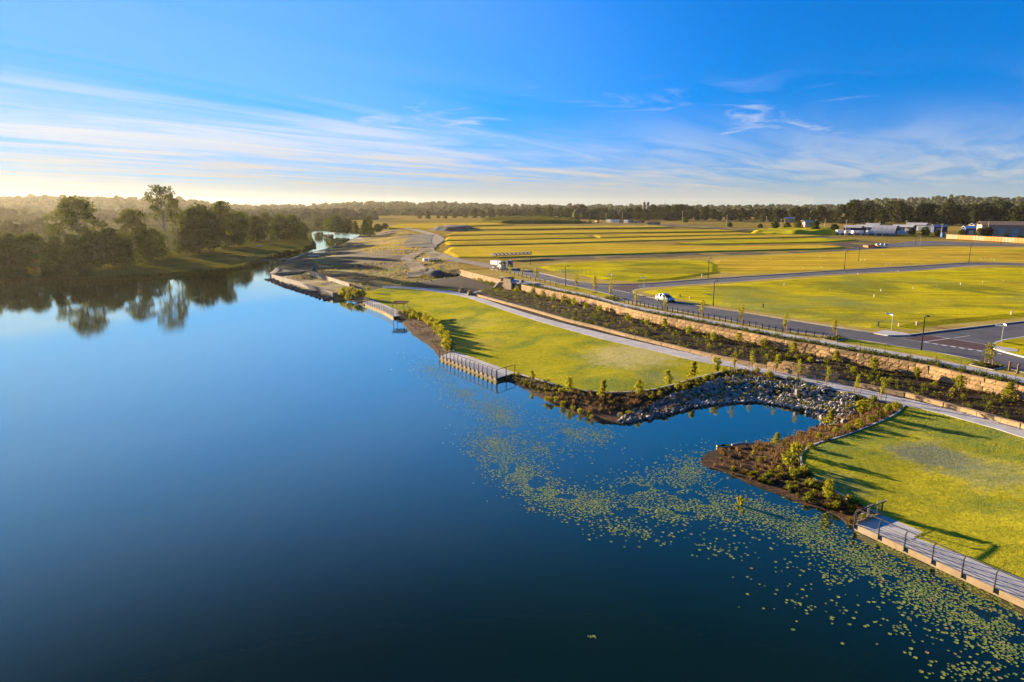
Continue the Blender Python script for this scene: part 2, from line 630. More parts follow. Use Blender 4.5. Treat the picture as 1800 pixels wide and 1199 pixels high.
M['oldconcrete'] = mat_basic('weathered_concrete', [(.20, .175, .145), (.28, .245, .20)], .6, .85, .01, 8.0, patch=[((.13, .11, .09), .25, .52, .78)])
M['kerb'] = mat_basic('kerb_concrete', [(.40, .37, .33), (.50, .46, .41)], 1.5, .8)
M['sandstone'] = mat_basic('sandstone', [(.27, .165, .075), (.38, .25, .12)], .9, .9, .05, 5.0, rnd=.6, patch=[((.18, .105, .05), .7, .55, .75)])
M['sandstone_low'] = mat_basic('sandstone_low', [(.27, .18, .09), (.37, .255, .135)], .9, .9, .03, 6.0, rnd=.25)
M['stoneback'] = mat_basic('stone_backing', [(.07, .05, .035), (.10, .07, .05)], 2.0, .95)
M['rock'] = mat_basic('rock', [(.13, .115, .095), (.29, .255, .205)], 1.3, .9, .04, 5.0, rnd=.8)
M['steel'] = mat_basic('railing_steel', [(.045, .042, .04), (.07, .066, .06)], 4.0, .7, spec=.1)
M['blackmetal'] = mat_basic('black_metal', [(.008, .008, .009), (.014, .014, .015)], 4.0, .75, spec=.1)
M['galv'] = mat_basic('galvanised_steel', [(.30, .30, .29), (.38, .38, .365)], 4.0, .7)
M['white'] = mat_basic('white_paint', [(.68, .67, .64), (.78, .77, .74)], 2.0, .5)
M['timber'] = mat_basic('timber', [(.22, .13, .06), (.32, .20, .10)], 3.0, .85)
M['stake'] = mat_basic('stake_timber', [(.24, .13, .06), (.34, .20, .10)], 3.0, .85)
M['pole'] = mat_basic('pole_timber', [(.34, .27, .18), (.44, .36, .25)], 1.0, .9)
M['bark'] = mat_basic('bark', [(.16, .12, .085), (.30, .25, .19)], 1.2, .9, .03, 5.0)
M['darkbark'] = mat_basic('dark_bark', [(.07, .05, .035), (.13, .095, .065)], 1.5, .9, .03, 5.0)
M['gumleaf'] = mat_leaf('gum_leaves', (.022, .036, .005), (.055, .070, .010), .4, .35, (.10, .11, .01), .25)
M['denseleaf'] = mat_leaf('dense_leaves', (.018, .033, .005), (.048, .066, .009), .4, .45, (.09, .11, .01), .25)
M['farleaf'] = mat_leaf('far_leaves', (.020, .026, .012), (.055, .058, .022), .25, .5, (.09, .09, .02), .12)
M['youngleaf'] = mat_leaf('young_leaves', (.10, .12, .012), (.22, .21, .02), .5, .5, (.42, .36, .02), 1.5)
M['shrubleaf'] = mat_leaf('shrub_leaves', (.07, .095, .012), (.19, .19, .02), .45, .6, (.35, .30, .02), 2.0)
M['hedgeleaf'] = mat_leaf('hedge_leaves', (.035, .045, .008), (.10, .105, .016), .4, .4, (.16, .17, .02), 2.0)
M['drytuft'] = mat_leaf('dry_tuft', (.11, .06, .025), (.26, .15, .055), .35, .5, (.25, .17, .06), 2.0)
M['blade'] = mat_leaf('grass_blades', (.27, .26, .020), (.38, .335, .028), .5, .0, (.46, .40, .03), .2)
M['weed'] = mat_leaf('weed_leaves', (.20, .15, .015), (.42, .31, .03), .45, .3, (.45, .34, .03), .3)
def mat_pad():
    m, t, out = new_mat('lily_pad')
    b = t.n('ShaderNodeBsdfPrincipled', i_Roughness=.32)
    b.inputs['Specular IOR Level'].default_value = .35
    isl = t.n('ShaderNodeNewGeometry').outputs['Random Per Island']
    oi = t.n('ShaderNodeObjectInfo')
    f = t.math('FRACT', t.math('ADD', isl, oi.outputs['Random']))
    c = t.mix(f, (.11, .18, .025), (.30, .32, .045))
    c = t.mix(t.smooth(f, .93, .97), c, (.30, .20, .05))
    t.l(c, b.inputs['Base Color'])
    t.l(b.outputs[0], out.inputs[0])
    return m
M['pad'] = mat_pad()

# ------------------------------------------------------------------ water
def mat_water():
    m, t, out = new_mat('lake_water')
    deep = t.n('ShaderNodeBsdfDiffuse')
    murk = t.smooth(noise(t, coords(t, .02, .02, 1), 1.0, 3, .5), .35, .7)
    t.l(t.mix(murk, (.001, .009, .013), (.003, .015, .011)), deep.inputs[0])
    gl = t.n('ShaderNodeBsdfGlossy', i_Roughness=.03)
    gl.inputs[0].default_value = (.93, 1.0, .76, 1)
    lwt = t.n('ShaderNodeLayerWeight', i_Blend=.5)
    b = t.n('ShaderNodeMixShader')
    t.l(t.math('ADD', t.math('MULTIPLY', t.smooth(lwt.outputs['Facing'], .41, .99), .94), .012, clamp=True), b.inputs[0])
    t.l(deep.outputs[0], b.inputs[1]); t.l(gl.outputs[0], b.inputs[2])
    v1 = coords(t, .55, 1.5, 1, R(25))
    n1 = noise(t, v1, 1.0, 3, .5)
    v2 = coords(t, 2.2, 6.0, 1, R(-20))
    n2 = noise(t, v2, 1.0, 2, .5)
    calm = t.smooth(noise(t, coords(t, .012, .03, 1, R(20)), 1.0, 3, .5), .35, .7)
    hgt = t.math('ADD', t.math('MULTIPLY', n1, .7), t.math('MULTIPLY', n2, .22))
    bp = t.n('ShaderNodeBump', i_Distance=.012)
    t.l(t.math('ADD', t.math('MULTIPLY', calm, .5), .25), bp.inputs['Strength'])
    t.l(hgt, bp.inputs['Height'])
    t.l(bp.outputs[0], gl.inputs['Normal'])
    t.l(bp.outputs[0], lwt.inputs['Normal'])
    t.l(b.outputs[0], out.inputs[0])
    return m
M['water'] = mat_water()
wm = MB().poly([(-2500, -200, 0), (400, -200, 0), (400, 900, 0), (-2500, 900, 0)])
lake = tag(wm.build('lake_water', M['water']), kind='structure')

Z_DECK, Z_LAWN, Z_PATH, Z_BEDLO, Z_BEDHI, Z_WALL, Z_PLAT, Z_VERGE = .45, .6, 1.7, 2.2, 2.75, 4.3, 4.0, 4.13

# ------------------------------------------------------------------ lakeside park lines (photo pixels -> ground)
PATH_LOW = [(672, 506, 1.2), (700, 507, 1.3), (740, 510, 1.5), (790, 517, 1.65), (820, 523), (850, 533), (900, 550), (950, 566), (1000, 580), (1050, 594),
            (1100, 606), (1150, 617), (1200, 629), (1250, 640), (1302, 648), (1350, 659), (1400, 669), (1450, 682), (1500, 693), (1550, 705), (1590, 713),
            (1620, 719), (1660, 729), (1700, 740), (1750, 754), (1800, 770), (1950, 815)]
PATH_UP = [(672, 503, 1.2), (700, 503.5, 1.3), (740, 506, 1.5), (790, 511, 1.65), (820, 516), (840, 522), (880, 536), (930, 552), (980, 566), (1030, 579),
           (1080, 591), (1150, 607), (1200, 618), (1270, 632), (1330, 644), (1400, 657), (1450, 668), (1500, 680), (1550, 692), (1600, 703),
           (1650, 715), (1700, 727), (1750, 741), (1800, 755), (1950, 797)]
def zfill(a, z): return [(p[0], p[1], p[2] if len(p) > 2 else z) for p in a]
path_low = L(zfill(PATH_LOW, Z_PATH), step=2.0)
path_up = L(zfill(PATH_UP, Z_PATH), step=2.0)
KERB_A = [(906, 655, .5), (950, 668, .6), (990, 680, .65), (1030, 687, .7), (1070, 690, .75), (1110, 689, .8), (1150, 684, .9), (1180, 677, 1.0), (1210, 668, 1.15), (1240, 660, 1.3), (1270, 653, 1.5), (1302, 648, 1.7)]
KERB_W = [(716, 553, .5), (735, 557, .6), (752, 563, .6), (770, 574, .6), (785, 588, .6), (794, 603, .55), (798, 618, .5)]
KERB_B = [(1590, 713, 1.7), (1578, 725, 1.6), (1560, 735, 1.5), (1530, 748, 1.35), (1500, 760, 1.2), (1470, 770, 1.1), (1440, 778, 1.0), (1420, 786, .95), (1409, 797, .9), (1407, 808, .85),
          (1412, 822, .8), (1425, 836, .75), (1440, 847, .7), (1468, 863, .65), (1490, 876, .6), (1520, 893, .52), (1550, 905, .47)]
kerb_a, kerb_w, kerb_b = L(KERB_A, step=1.5), L(KERB_W, step=1.5), L(KERB_B, step=1.0)
SHORE_1 = [(716, 562), (708, 567), (713, 574), (725, 588), (740, 598), (757, 610), (771, 624)]
SHORE_2 = [(874, 671), (885, 669), (905, 674), (930, 687), (960, 703), (1000, 722), (1030, 733), (1058, 743), (1090, 745), (1120, 740), (1150, 735), (1185, 727), (1220, 717),
           (1250, 712), (1290, 709), (1330, 708), (1370, 713), (1400, 720), (1430, 730), (1447, 741), (1435, 752), (1420, 757), (1400, 764), (1380, 770), (1350, 777), (1310, 780), (1280, 786),
           (1250, 794), (1235, 803), (1230, 813), (1250, 822), (1280, 832), (1320, 848), (1370, 868), (1420, 888), (1460, 900), (1503, 925)]
def wob(line, a, seed):
    X = np.array([p.x for p in line]); Y = np.array([p.y for p in line])
    n1, n2 = vnoise(X, Y, .9, seed), vnoise(X, Y, .9, seed + 5)
    return [Vector((p.x + n1[i] * a, p.y + n2[i] * a, p.z)) if 0 < i < len(line) - 1 else p for i, p in enumerate(line)]
shore_1 = wob(L(SHORE_1, .06, 1.0), .18, 3)
shore_2 = wob(L(SHORE_2, .06, .8), .18, 4)

# decks: front edge, corner points in plan
D1 = [P(638, 532, Z_DECK), P(674, 546, Z_DECK), P(692, 556.5, Z_DECK)]
D1_back = [P(716, 553, Z_DECK), P(690, 542, Z_DECK), P(655, 527, Z_DECK)]
D2 = [P(773, 626, Z_DECK), P(873, 665, Z_DECK)]
D2_back = [P(906, 655, Z_DECK), P(800, 618, Z_DECK)]
D3 = [P(1503, 922, Z_DECK), P(1950, 1125, Z_DECK)]
D3_back = [P(1950, 1076, Z_DECK), P(1606, 944, Z_DECK), P(1623, 936, Z_DECK), P(1552, 905, Z_DECK)]

# ground of the park: lawns, bank, mulch
lawnA_b = path_low[:]
i_end = min(range(len(path_low)), key=lambda i: (path_low[i].xy - P(1302, 648, Z_PATH).xy).length)
lawnA_b = path_low[:i_end] + kerb_a[::-1] + [Vector((p.x, p.y, .5)) for p in densify([D2_back[0], D2_back[1]], 1.5)][1:-1] + kerb_w[::-1] \
    + [Vector((p.x, p.y, .5)) for p in densify([D1_back[0], D1_back[1], D1_back[2]], 1.5)][1:] + L([(645, 522, .6), (636, 517, .7), (650, 511, .9)], step=1.5)
regA = Region(lawnA_b, 1.6, amp=.05, nscale=.12)
lawnA = tag(regA.build('lawn', M['lawn'], skirt=.3), 'long lakeside lawn between the concrete path and the lake', None, kind='structure')
j0 = min(range(len(path_low)), key=lambda i: (path_low[i].xy - P(1590, 713, Z_PATH).xy).length)
lawnB_b = path_low[j0:] + densify([path_low[-1], D3_back[0] + Vector((0, 0, .03))], 2.0)[1:] \
    + [Vector((p.x, p.y, .48)) for p in densify(D3_back, 1.0)][1:] + kerb_b[::-1][1:-1]
regB = Region(lawnB_b, 1.0, amp=.05, nscale=.2)
lawnB = tag(regB.build('lawn', M['lawn'], skirt=.3), 'near lawn curving round behind the lily pads and the near deck', None, kind='structure')
# mulched banks
bank1 = Region([Vector((p.x, p.y, p.z - .05)) for p in kerb_w] + [D2[0] + Vector((0, 0, -.05))] + shore_1[::-1] + [D1[2] + Vector((0, 0, -.1))], 1.0, amp=.10, nscale=.5)
tag(bank1.build('lake_bank', M['bankmulch'], skirt=.6), kind='structure')
bank2 = Region([Vector((p.x, p.y, p.z - .05)) for p in kerb_a[:-1] + path_low[i_end:j0] + kerb_b] + [D3[0] + Vector((0, 0, -.1))] + shore_2[::-1] + [D2[1] + Vector((0, 0, -.1))], .8, amp=.14, nscale=.5)
tag(bank2.build('lake_bank', M['bankmulch'], skirt=.6), kind='structure')
for k_ in (kerb_a, kerb_w, kerb_b):
    tag(strip('lawn_edging', k_, -.09, .09, -.25, .06, M['kerb']), kind='structure')

# concrete path, panel by panel near the camera
walk = Region(path_low + path_up[::-1], None)
wo_ = walk.build('path', M['concrete'], skirt=.25, smooth=False)
wo_.location.z = .05
tag(wo_, kind='structure')
dl = arc(path_low); du = arc(path_up)
jm = MB()
for k in range(70):
    f = k / 70
    a, _ = along(path_low, f * dl[-1], dl)
    b = min(path_up, key=lambda p: (p.xy - a.xy).length)
    t_ = (b - a)
    n_ = Vector((-t_.y, t_.x, 0)).normalized() * .012
    z_ = Vector((0, 0, .054))
    jm.poly([a - n_ + z_, a + n_ + z_, b + n_ + z_, b - n_ + z_])
tag(jm.build('joint', M['stoneback'], wo_), kind='stuff')
jm_o = wo_.children[0]; jm_o.location.z = 0

# ------------------------------------------------------------------ walls and bed
LOWWALL = [(832, 515), (880, 528), (940, 544), (1000, 561), (1050, 573), (1100, 586), (1150, 598), (1200, 610), (1250, 621.5), (1300, 632), (1350, 642), (1400, 652), (1450, 661), (1500, 670), (1550, 681),
           (1600, 691), (1650, 704), (1700, 717), (1750, 730.5), (1800, 744), (1950, 786)]
RETWALL = [(810, 474), (850, 484), (885, 492), (940, 505), (1000, 517), (1040, 525.5), (1090, 538), (1140, 550), (1200, 562), (1250, 571.5), (1300, 581), (1340, 589), (1380, 597), (1440, 607), (1480, 615), (1540, 625), (1600, 635.5),
           (1640, 643), (1700, 657), (1750, 667.5), (1800, 678), (1950, 711)]
low_line = L(LOWWALL, 2.25, 1.5)
ret_line = L(RETWALL, Z_WALL, 1.5)
def atz(line, z): return [Vector((p.x, p.y, z)) for p in line]
# mulch apron under everything between the path and the retaining wall
apron = Region(atz(path_up[2:], 1.62) + atz(ret_line[::-1], 2.6) + [P(800, 486, 2.2), P(760, 492, 1.8), P(720, 498, 1.55)], 3.0)
ap = apron.build('planting_bed', M['mulch'])
# keep the apron low near the front wall
for v in ap.data.vertices:
    d_ = min((Vector((v.co.x, v.co.y)) - p.xy).length for p in low_line[::3])
    if d_ < 2.5: v.co.z = min(v.co.z, 1.66)
tag(ap, kind='structure')
i_r = min(range(len(ret_line)), key=lambda i: (ret_line[i].xy - P(905, 497, Z_WALL).xy).length)
bed = Region(atz(low_line, Z_BEDLO - .05) + atz(ret_line[i_r:][::-1], Z_BEDHI) + [P(868, 507, 2.2)], 1.2, amp=.10, nscale=.35)
tag(bed.build('planting_bed', M['mulch']), kind='structure')
# small lawn beside the steps
LAWN_D = [(692, 502.5, 1.35), (720, 497, 1.6), (760, 491, 1.9), (800, 485.5, 2.3), (818, 485, 2.5), (852, 500.5, 2.2), (838, 507, 1.95), (812, 512, 1.75), (780, 509.5, 1.7), (740, 505.5, 1.6)]
regD = Region(densify([P(*p) for p in LAWN_D + LAWN_D[:1]], 2.0), 2.0)
tag(regD.build('lawn', M['lawn'], skirt=.2), 'small sunny lawn behind the far end of the path', None, kind='structure')

# stone block meshes with rough faces
def block_mesh(seed, mat, name):
    r = random.Random(seed)
    nx, nz = 3, 2
    v, f = [], []
    for j in range(nz + 1):
        for i in range(nx + 1):
            x, z = -.5 + i / nx, j / nz
            e = (i in (0, nx)) or (j in (0, nz))
            y = (-.45 if e else -.5 - r.uniform(-.03, .05)) + r.uniform(-.015, .015)
            v.append((x + (r.uniform(-.03, .03) if 0 < i < nx else 0), y, z * .97 + (r.uniform(-.03, .03) if 0 < j < nz else .015)))
    for j in range(nz):
        for i in range(nx):
            a = j * (nx + 1) + i
            f.append([a, a + 1, a + nx + 2, a + nx + 1])
    b = len(v)
    v += [(-.5, .5, .015), (.5, .5, .015), (-.5, .5, .985), (.5, .5, .985)]
    top = [nz * (nx + 1) + i for i in range(nx + 1)]
    f.append(top + [b + 3, b + 2])
    f.append([i for i in range(nx, -1, -1)] + [b, b + 1])
    f.append([0, nx + 1, 2 * (nx + 1), b + 2, b])
    f.append([nx, b + 1, b + 3, nz * (nx + 1) + nx, nx + 1 + nx])
    f.append([b + 1, b, b + 2, b + 3])
    return mesh_np(name, v, f, mat)
BLK = [block_mesh(i, M['sandstone'], 'stone_block') for i in range(8)]
BLK_LOW = [block_mesh(20 + i, M['sandstone_low'], 'stone_block') for i in range(5)]


def block_wall(root, line, s0, s1, zbase, courses, ch, depth, lens, meshes, keep=300, seed=1):
    """blocks along a line; nearest `keep` become parts, the rest one joined part"""
    r = random.Random(seed)
    d = arc(line)
    items = []
    for c in range(courses):
        s = s0 + (r.uniform(.2, .9) if c else 0) * 0
        first = True
        while s < s1 - .2:
            ln = r.uniform(*lens)
            if first and c % 2: ln *= .55
            first = False
            if s + ln > s1 - .3: ln = s1 - s
            p, t_ = along(line, s + ln / 2, d)
            ang = math.atan2(t_.y, t_.x)
            items.append((p, ang, ln, c, r.randrange(len(meshes)), r.uniform(-.03, .02)))
            s += ln
    items.sort(key=lambda q: q[0].length)
    for p, ang, ln, c, mi, off in items[:keep]:
        n = Vector((-math.sin(ang), math.cos(ang), 0))
        o = obj('stone_block', meshes[mi], root, Vector((p.x, p.y, zbase + c * ch)) + n * off, ang, (ln - .05, depth, ch - .03))
    rest = items[keep:]
    if rest:
        vs_, fs_ = [], []
        for p, ang, ln, c, mi, off in rest:
            me = meshes[mi]; b = len(vs_)
            mt = Matrix.Translation((p.x, p.y, zbase + c * ch)) @ Matrix.Rotation(ang, 4, 'Z') @ Matrix.Diagonal((ln - .025, depth, ch - .012, 1))
            vs_ += [tuple(mt @ v.co) for v in me.vertices]
            fs_ += [[b + i for i in q.vertices] for q in me.polygons]
        tag(obj('far_stone_blocks', mesh_np('far_stone_blocks', vs_, fs_, meshes[0].materials[0]), root), kind='stuff')

rw = empty('retaining_wall', label='tall rough sandstone block retaining wall below the road', cat='wall')
block_wall(rw, ret_line, 0, arc(ret_line)[-1], 2.35, 4, .4875, .55, (.8, 1.6), BLK, 300, 5)
strip('backing', ret_line, -.12, .3, -2.3, -.06, M['stoneback'], rw)
lw = empty('garden_wall', label='low sandstone block wall along the concrete path', cat='wall')
block_wall(lw, low_line, 0, arc(low_line)[-1], 1.72, 1, .53, .5, (1.7, 2.5), BLK_LOW, 300, 6)
strip('backing', low_line, -.1, .15, -.6, -.06, M['stoneback'], lw)
# raised step in the low wall
d_low = arc(low_line)
def s_at(line, px, py, z):
    q = P(px, py, z).xy
    i = min(range(len(line)), key=lambda k: (line[k].xy - q).length)
    return arc(line)[i]
sa, sb = s_at(low_line, 1355, 643, 2.25), s_at(low_line, 1469, 664, 2.25)
sc_, sd = s_at(low_line, 1388, 649, 2.25), s_at(low_line, 1438, 658, 2.25)
rs = empty('raised_wall', label='raised stepped section of sandstone blocks on the low wall above the rocky cove', cat='wall')
up_line = [Vector((p.x, p.y, p.z)) for p in low_line]
block_wall(rs, up_line, sa, sb, 2.25, 1, .5, .55, (1.5, 2.0), BLK, 60, 8)
block_wall(rs, up_line, sc_, sd, 2.75, 1, .5, .5, (1.4, 1.9), BLK, 60, 9)

M['hill'] = mat_basic('hill_ground', [(.025, .03, .01), (.055, .055, .018)], .01, .95, spec=0)
# ------------------------------------------------------------------ plateau, far plain, left bank, dirt
POOL_TOP = P(600, 404, .3)
FAR_A = Vector((-1350.0, 5600.0, 4.0))
RIGHT = [Vector((140, 20, Z_PLAT)), Vector((900, -100, Z_PLAT)), Vector((5600, 200, Z_PLAT)), Vector((5600, 5600, Z_PLAT)), FAR_A]
DIRT_R = [(808, 476, Z_PLAT), (800, 460, Z_PLAT), (775, 447, Z_PLAT), (755, 436, Z_PLAT), (748, 420, Z_PLAT), (720, 408, Z_PLAT), (690, 399, Z_PLAT)]
dirt_r = L(DIRT_R, step=6.0)
plat = Region(atz(ret_line, Z_PLAT) + RIGHT + [P(640, 401, 3.0), P(670, 399, 3.5)] + dirt_r[::-1], None)
tag(plat.build('ground', M['plain'], smooth=False), kind='structure')
POOL_R = [(655, 404, .4), (640, 410, .1), (622, 419, .1), (605, 428, .1), (575, 437, .1), (548, 443.5, .1)]
WEIR = [(548, 443.5, .1), (510, 457, .1), (478, 488, .1), (500, 497, .1), (540, 510, .1), (586, 524, .1), (600, 526, .1), (625, 530, .1), (638, 537, .1)]
dirt_b = L(POOL_R, step=4, sm=False) + [P(*p) for p in WEIR] + [D1_back[2] + Vector((0, 0, .1))] \
    + L([(645, 522, .55), (636, 517, .65), (650, 511, .85), (672, 506, 1.15), (672, 503, 1.15)], step=2, sm=False) \
    + L([(692, 502.5, 1.3), (720, 497, 1.55), (760, 491, 1.85), (800, 485.5, 2.25), (806, 482, 2.5)], step=4, sm=False) + dirt_r + [P(670, 399, 3.5)]
dirt = Region(dirt_b, 3.5, amp=.35, nscale=.09, power=3.0)
dirt_o = tag(dirt.build('bare_ground', M['dirt'], skirt=.7), kind='structure')

LSHORE = [(-260, 512), (-100, 504), (0, 499), (60, 498), (130, 496), (200, 492), (250, 490), (300, 486), (350, 481), (400, 476), (438, 468), (455, 463), (468, 457), (492, 449), (520, 443),
          (544, 436), (553, 431.5), (549, 425), (545, 415), (546, 406), (570, 404), (600, 404)]
lshore = wob(L(LSHORE, .12, 4.0), .8, 9)
lshore[-1] = POOL_TOP.copy()
LTOP = [(-260, 440, 3.0), (0, 452, 3.0), (120, 452, 2.6), (220, 450, 2.5), (300, 441, 2.6), (380, 432, 2.6), (440, 424, 2.6), (500, 420, 2.4), (530, 415, 2.0), (538, 404, 1.6), (560, 400, 2.0), (600, 400, 2.5)]
ltop = L(LTOP, step=8)
lbank = Region(lshore + [P(600, 400, 2.5)] + ltop[::-1][1:], 5.0, amp=.3, nscale=.06)
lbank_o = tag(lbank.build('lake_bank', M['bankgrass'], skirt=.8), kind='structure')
lplain = Region(ltop + [FAR_A, Vector((-5600, 5600, 4)), Vector((-5600, 250, 3))], None)
tag(lplain.build('ground', M['hill'], smooth=False), kind='structure')
mmj = MB().poly([P(600, 404, .3), P(655, 404, .4), P(670, 399, 3.5), P(640, 401, 3.0), FAR_A, P(600, 400, 2.5)])
tag(mmj.build('ground', M['plain']), kind='structure')

# distant wooded hills
def ridge(pxx):
    xs = [-400, 0, 150, 330, 420, 560, 640, 800, 1000, 1250, 1450, 1500, 1650, 1800, 2200]
    hs = [50, 40, 38, 32, 12, 14, 24, 20, 14, 10, 14, 40, 47, 42, 40]
    return np.interp(pxx, xs, hs)
def hill_z(X, Y):
    pxx = 900 + X / np.maximum(Y, 1) * FPX * .981
    rr = np.interp(pxx, [-400, 330, 600, 1400, 1500, 2200], [1900, 2000, 2700, 2900, 3000, 3000])
    wd = rr * .22
    return 4 + np.maximum(0, ridge(pxx) * np.exp(-((Y - rr) / wd) ** 2) * (1 + .22 * vnoise(X, Y, .0035, 3)) - 1.0)
gx = np.linspace(-.95, 1.05, 130)
gy = np.concatenate([np.linspace(1150, 3200, 40), np.linspace(3300, 5500, 24)])
GX, GY = np.meshgrid(gx, gy)
XX = GX * GY; YY = GY
HZ = hill_z(XX.ravel(), YY.ravel()) - .6
hv = np.stack([XX.ravel(), YY.ravel(), HZ], 1)
nxg, nyg = len(gx), len(gy)
ii = np.arange(nxg * nyg).reshape(nyg, nxg)
hf = np.stack([ii[:-1, :-1].ravel(), ii[:-1, 1:].ravel(), ii[1:, 1:].ravel(), ii[1:, :-1].ravel()], 1)
tag(obj('hills', mesh_np('hills', hv, hf, M['hill'], True)), kind='structure')

# ------------------------------------------------------------------ roads on the plateau
ROAD_LO = [(862, 473), (900, 479), (940, 489), (985, 499), (1030, 508), (1075, 519), (1100, 529), (1150, 540), (1200, 549), (1250, 558), (1300, 567.5), (1350, 577), (1400, 585), (1440, 590), (1485, 595),
           (1540, 603), (1600, 613), (1650, 621), (1700, 631), (1750, 642), (1800, 656), (1950, 696)]
road_lo = L(ROAD_LO, Z_PLAT, 3.0)
V1 = [(905, 471.5), (940, 478), (990, 490.5), (1020, 496), (1045, 499), (1080, 500.5), (1140, 498.5), (1200, 494), (1300, 487), (1350, 484), (1485, 475), (1600, 468.5), (1700, 462.5), (1750, 462.5), (1800, 464), (1950, 470)]
v1_edge = L(V1, Z_PLAT, 3.0)
V2 = [(1112, 512), (1113, 515), (1120, 518), (1153, 525.5), (1200, 533.5), (1240, 540), (1300, 549), (1380, 562), (1440, 571.5), (1480, 578), (1540, 586.5), (1570, 589.5), (1600, 589.5), (1640, 584.5), (1700, 577.5), (1800, 566), (1950, 549)]
V2b = [(1950, 474), (1800, 468), (1750, 466.5), (1700, 468.5), (1600, 476.5), (1485, 482), (1350, 491), (1300, 495.5), (1200, 502), (1132, 507), (1117, 509.5), (1112, 512)]
v2_edge = L(V2, Z_PLAT, 2.0); v2b_edge = L(V2b, Z_PLAT, 3.0)
V3 = [(1950, 574), (1850, 586), (1800, 594), (1765, 599.5), (1749, 606), (1747, 611), (1755, 616), (1775, 621.5), (1800, 628), (1950, 668)]
v3_edge = L(V3, Z_PLAT, 1.5)
rd = Region(road_lo + [P(1950, 668, Z_PLAT)] + v3_edge[::-1][1:] + v2_edge[::-1][:] + v2b_edge[::-1][1:] + [P(1950, 470, Z_PLAT)] + v1_edge[::-1][1:] + [P(895, 470.5, Z_PLAT)], None)
ro = rd.build('road', M['asphalt'], smooth=False); ro.location.z = .006
tag(ro, kind='structure')
dzv = Z_VERGE - Z_PLAT
def up(line, dz): return [Vector((p.x, p.y, p.z + dz)) for p in line]
verge1 = Region(up(v1_edge + L([(1950, 441), (1800, 434.5), (1650, 433.5), (1560, 437), (1480, 441.5), (1240, 453), (1100, 458), (1000, 461), (930, 465), (905, 469)], Z_PLAT, 6), dzv), None)
tag(verge1.build('verge', M['verge'], smooth=False, skirt=.12), kind='structure')
verge2 = Region(up(v2_edge + v2b_edge[1:-1], dzv), None)
tag(verge2.build('verge', M['verge'], smooth=False, skirt=.12), kind='structure')
verge3 = Region(up(v3_edge, dzv) , None)
tag(verge3.build('verge', M['field_bright'], smooth=False, skirt=.12), kind='structure')
verge4 = Region(up(road_lo[2:], dzv) + atz(ret_line[::-1], Z_VERGE), None)
tag(verge4.build('verge', M['verge'], smooth=False, skirt=.12), kind='structure')
for e_, a_, b_ in ((road_lo, -.32, .0), (v1_edge, 0, .32), (v2_edge, 0, .32), (v2b_edge, 0, .32), (v3_edge, -.32, 0)):
    tag(strip('kerb', e_, a_, b_, 0.0, dzv + .012, M['kerb']), kind='structure')
# footpath along the wall top, planted strip between them
FP_UP = [(880, 486), (940, 497.5), (1000, 511), (1040, 519), (1100, 535), (1150, 545), (1200, 553.5), (1280, 569), (1380, 587), (1440, 597.5), (1540, 613.5), (1640, 630.5), (1700, 643.5), (1800, 665), (1950, 698)]
FP_LO = [(880, 489), (940, 501.5), (1000, 515), (1040, 523), (1100, 540), (1150, 549.5), (1200, 558), (1280, 574), (1380, 592.5), (1440, 603), (1540, 619.5), (1640, 637), (1700, 650.5), (1800, 673), (1950, 706)]
fp_up, fp_lo = L(FP_UP, Z_VERGE, 3.0), L(FP_LO, Z_VERGE, 3.0)
fo_ = Region(fp_up + fp_lo[::-1], None).build('footpath', M['concrete'], smooth=False, skirt=.1); fo_.location.z = .03
tag(fo_, kind='structure')
hs_r = Region(up(fp_lo[2:], .0) + atz(ret_line[i_r:][::-1], Z_VERGE), None)
h_o = hs_r.build('planting_bed', M['mulch'], smooth=False); h_o.location.z = .02
tag(h_o, kind='structure')
# greener grass strip between footpath and kerb on the near part
gs = Region(up(L([(1495, 597), (1540, 604.5), (1600, 614.5), (1650, 622.5), (1712, 634)], Z_PLAT, 2), dzv) + up(L([(1700, 642.5), (1640, 629.5), (1540, 612.5), (1475, 602)], Z_PLAT, 2), dzv), None)
g_o = gs.build('verge', M['lawn'], smooth=False); g_o.location.z = .012
tag(g_o, kind='structure')
gs = Region(up(L([(975, 502.5), (1010, 505.5), (1045, 513), (1075, 520.5)], Z_PLAT, 2), dzv) + up(L([(1068, 525), (1030, 514.5), (985, 505.5)], Z_PLAT, 2), dzv), None)
g_o = gs.build('verge', M['lawn'], smooth=False); g_o.location.z = .012
tag(g_o, kind='structure')
# planted beds cut into the verge
def planter(pxs, name, label):
    root = empty(name, label=label, cat='planter')
    pts = [P(a, b, Z_VERGE) for a, b in pxs]
    mb = MB().prism(pts, Z_VERGE - .05, Z_VERGE + .035); mb.build('soil', M['mulch'], root)
    ring = pts + pts[:1]
    strip('edging', [Vector((p.x, p.y, Z_VERGE)) for p in ring], -.08, .08, -.1, .06, M['kerb'], root)
    return pts
PL1 = planter([(1446, 596.5), (1466, 591.5), (1486, 595), (1470, 600.5)], 'planting_island', 'diamond planted bed between footpath and road by the concrete driveway ramp')
PL2 = planter([(1704, 641.5), (1728, 636), (1768, 644.5), (1745, 650.5)], 'planting_island', 'diamond planted bed by the two timber bollards at the junction')
PL3 = planter([(1060, 524.5), (1080, 521), (1094, 526), (1078, 530)], 'planting_island', 'small planted bed at the end of the grass strip opposite the side road')
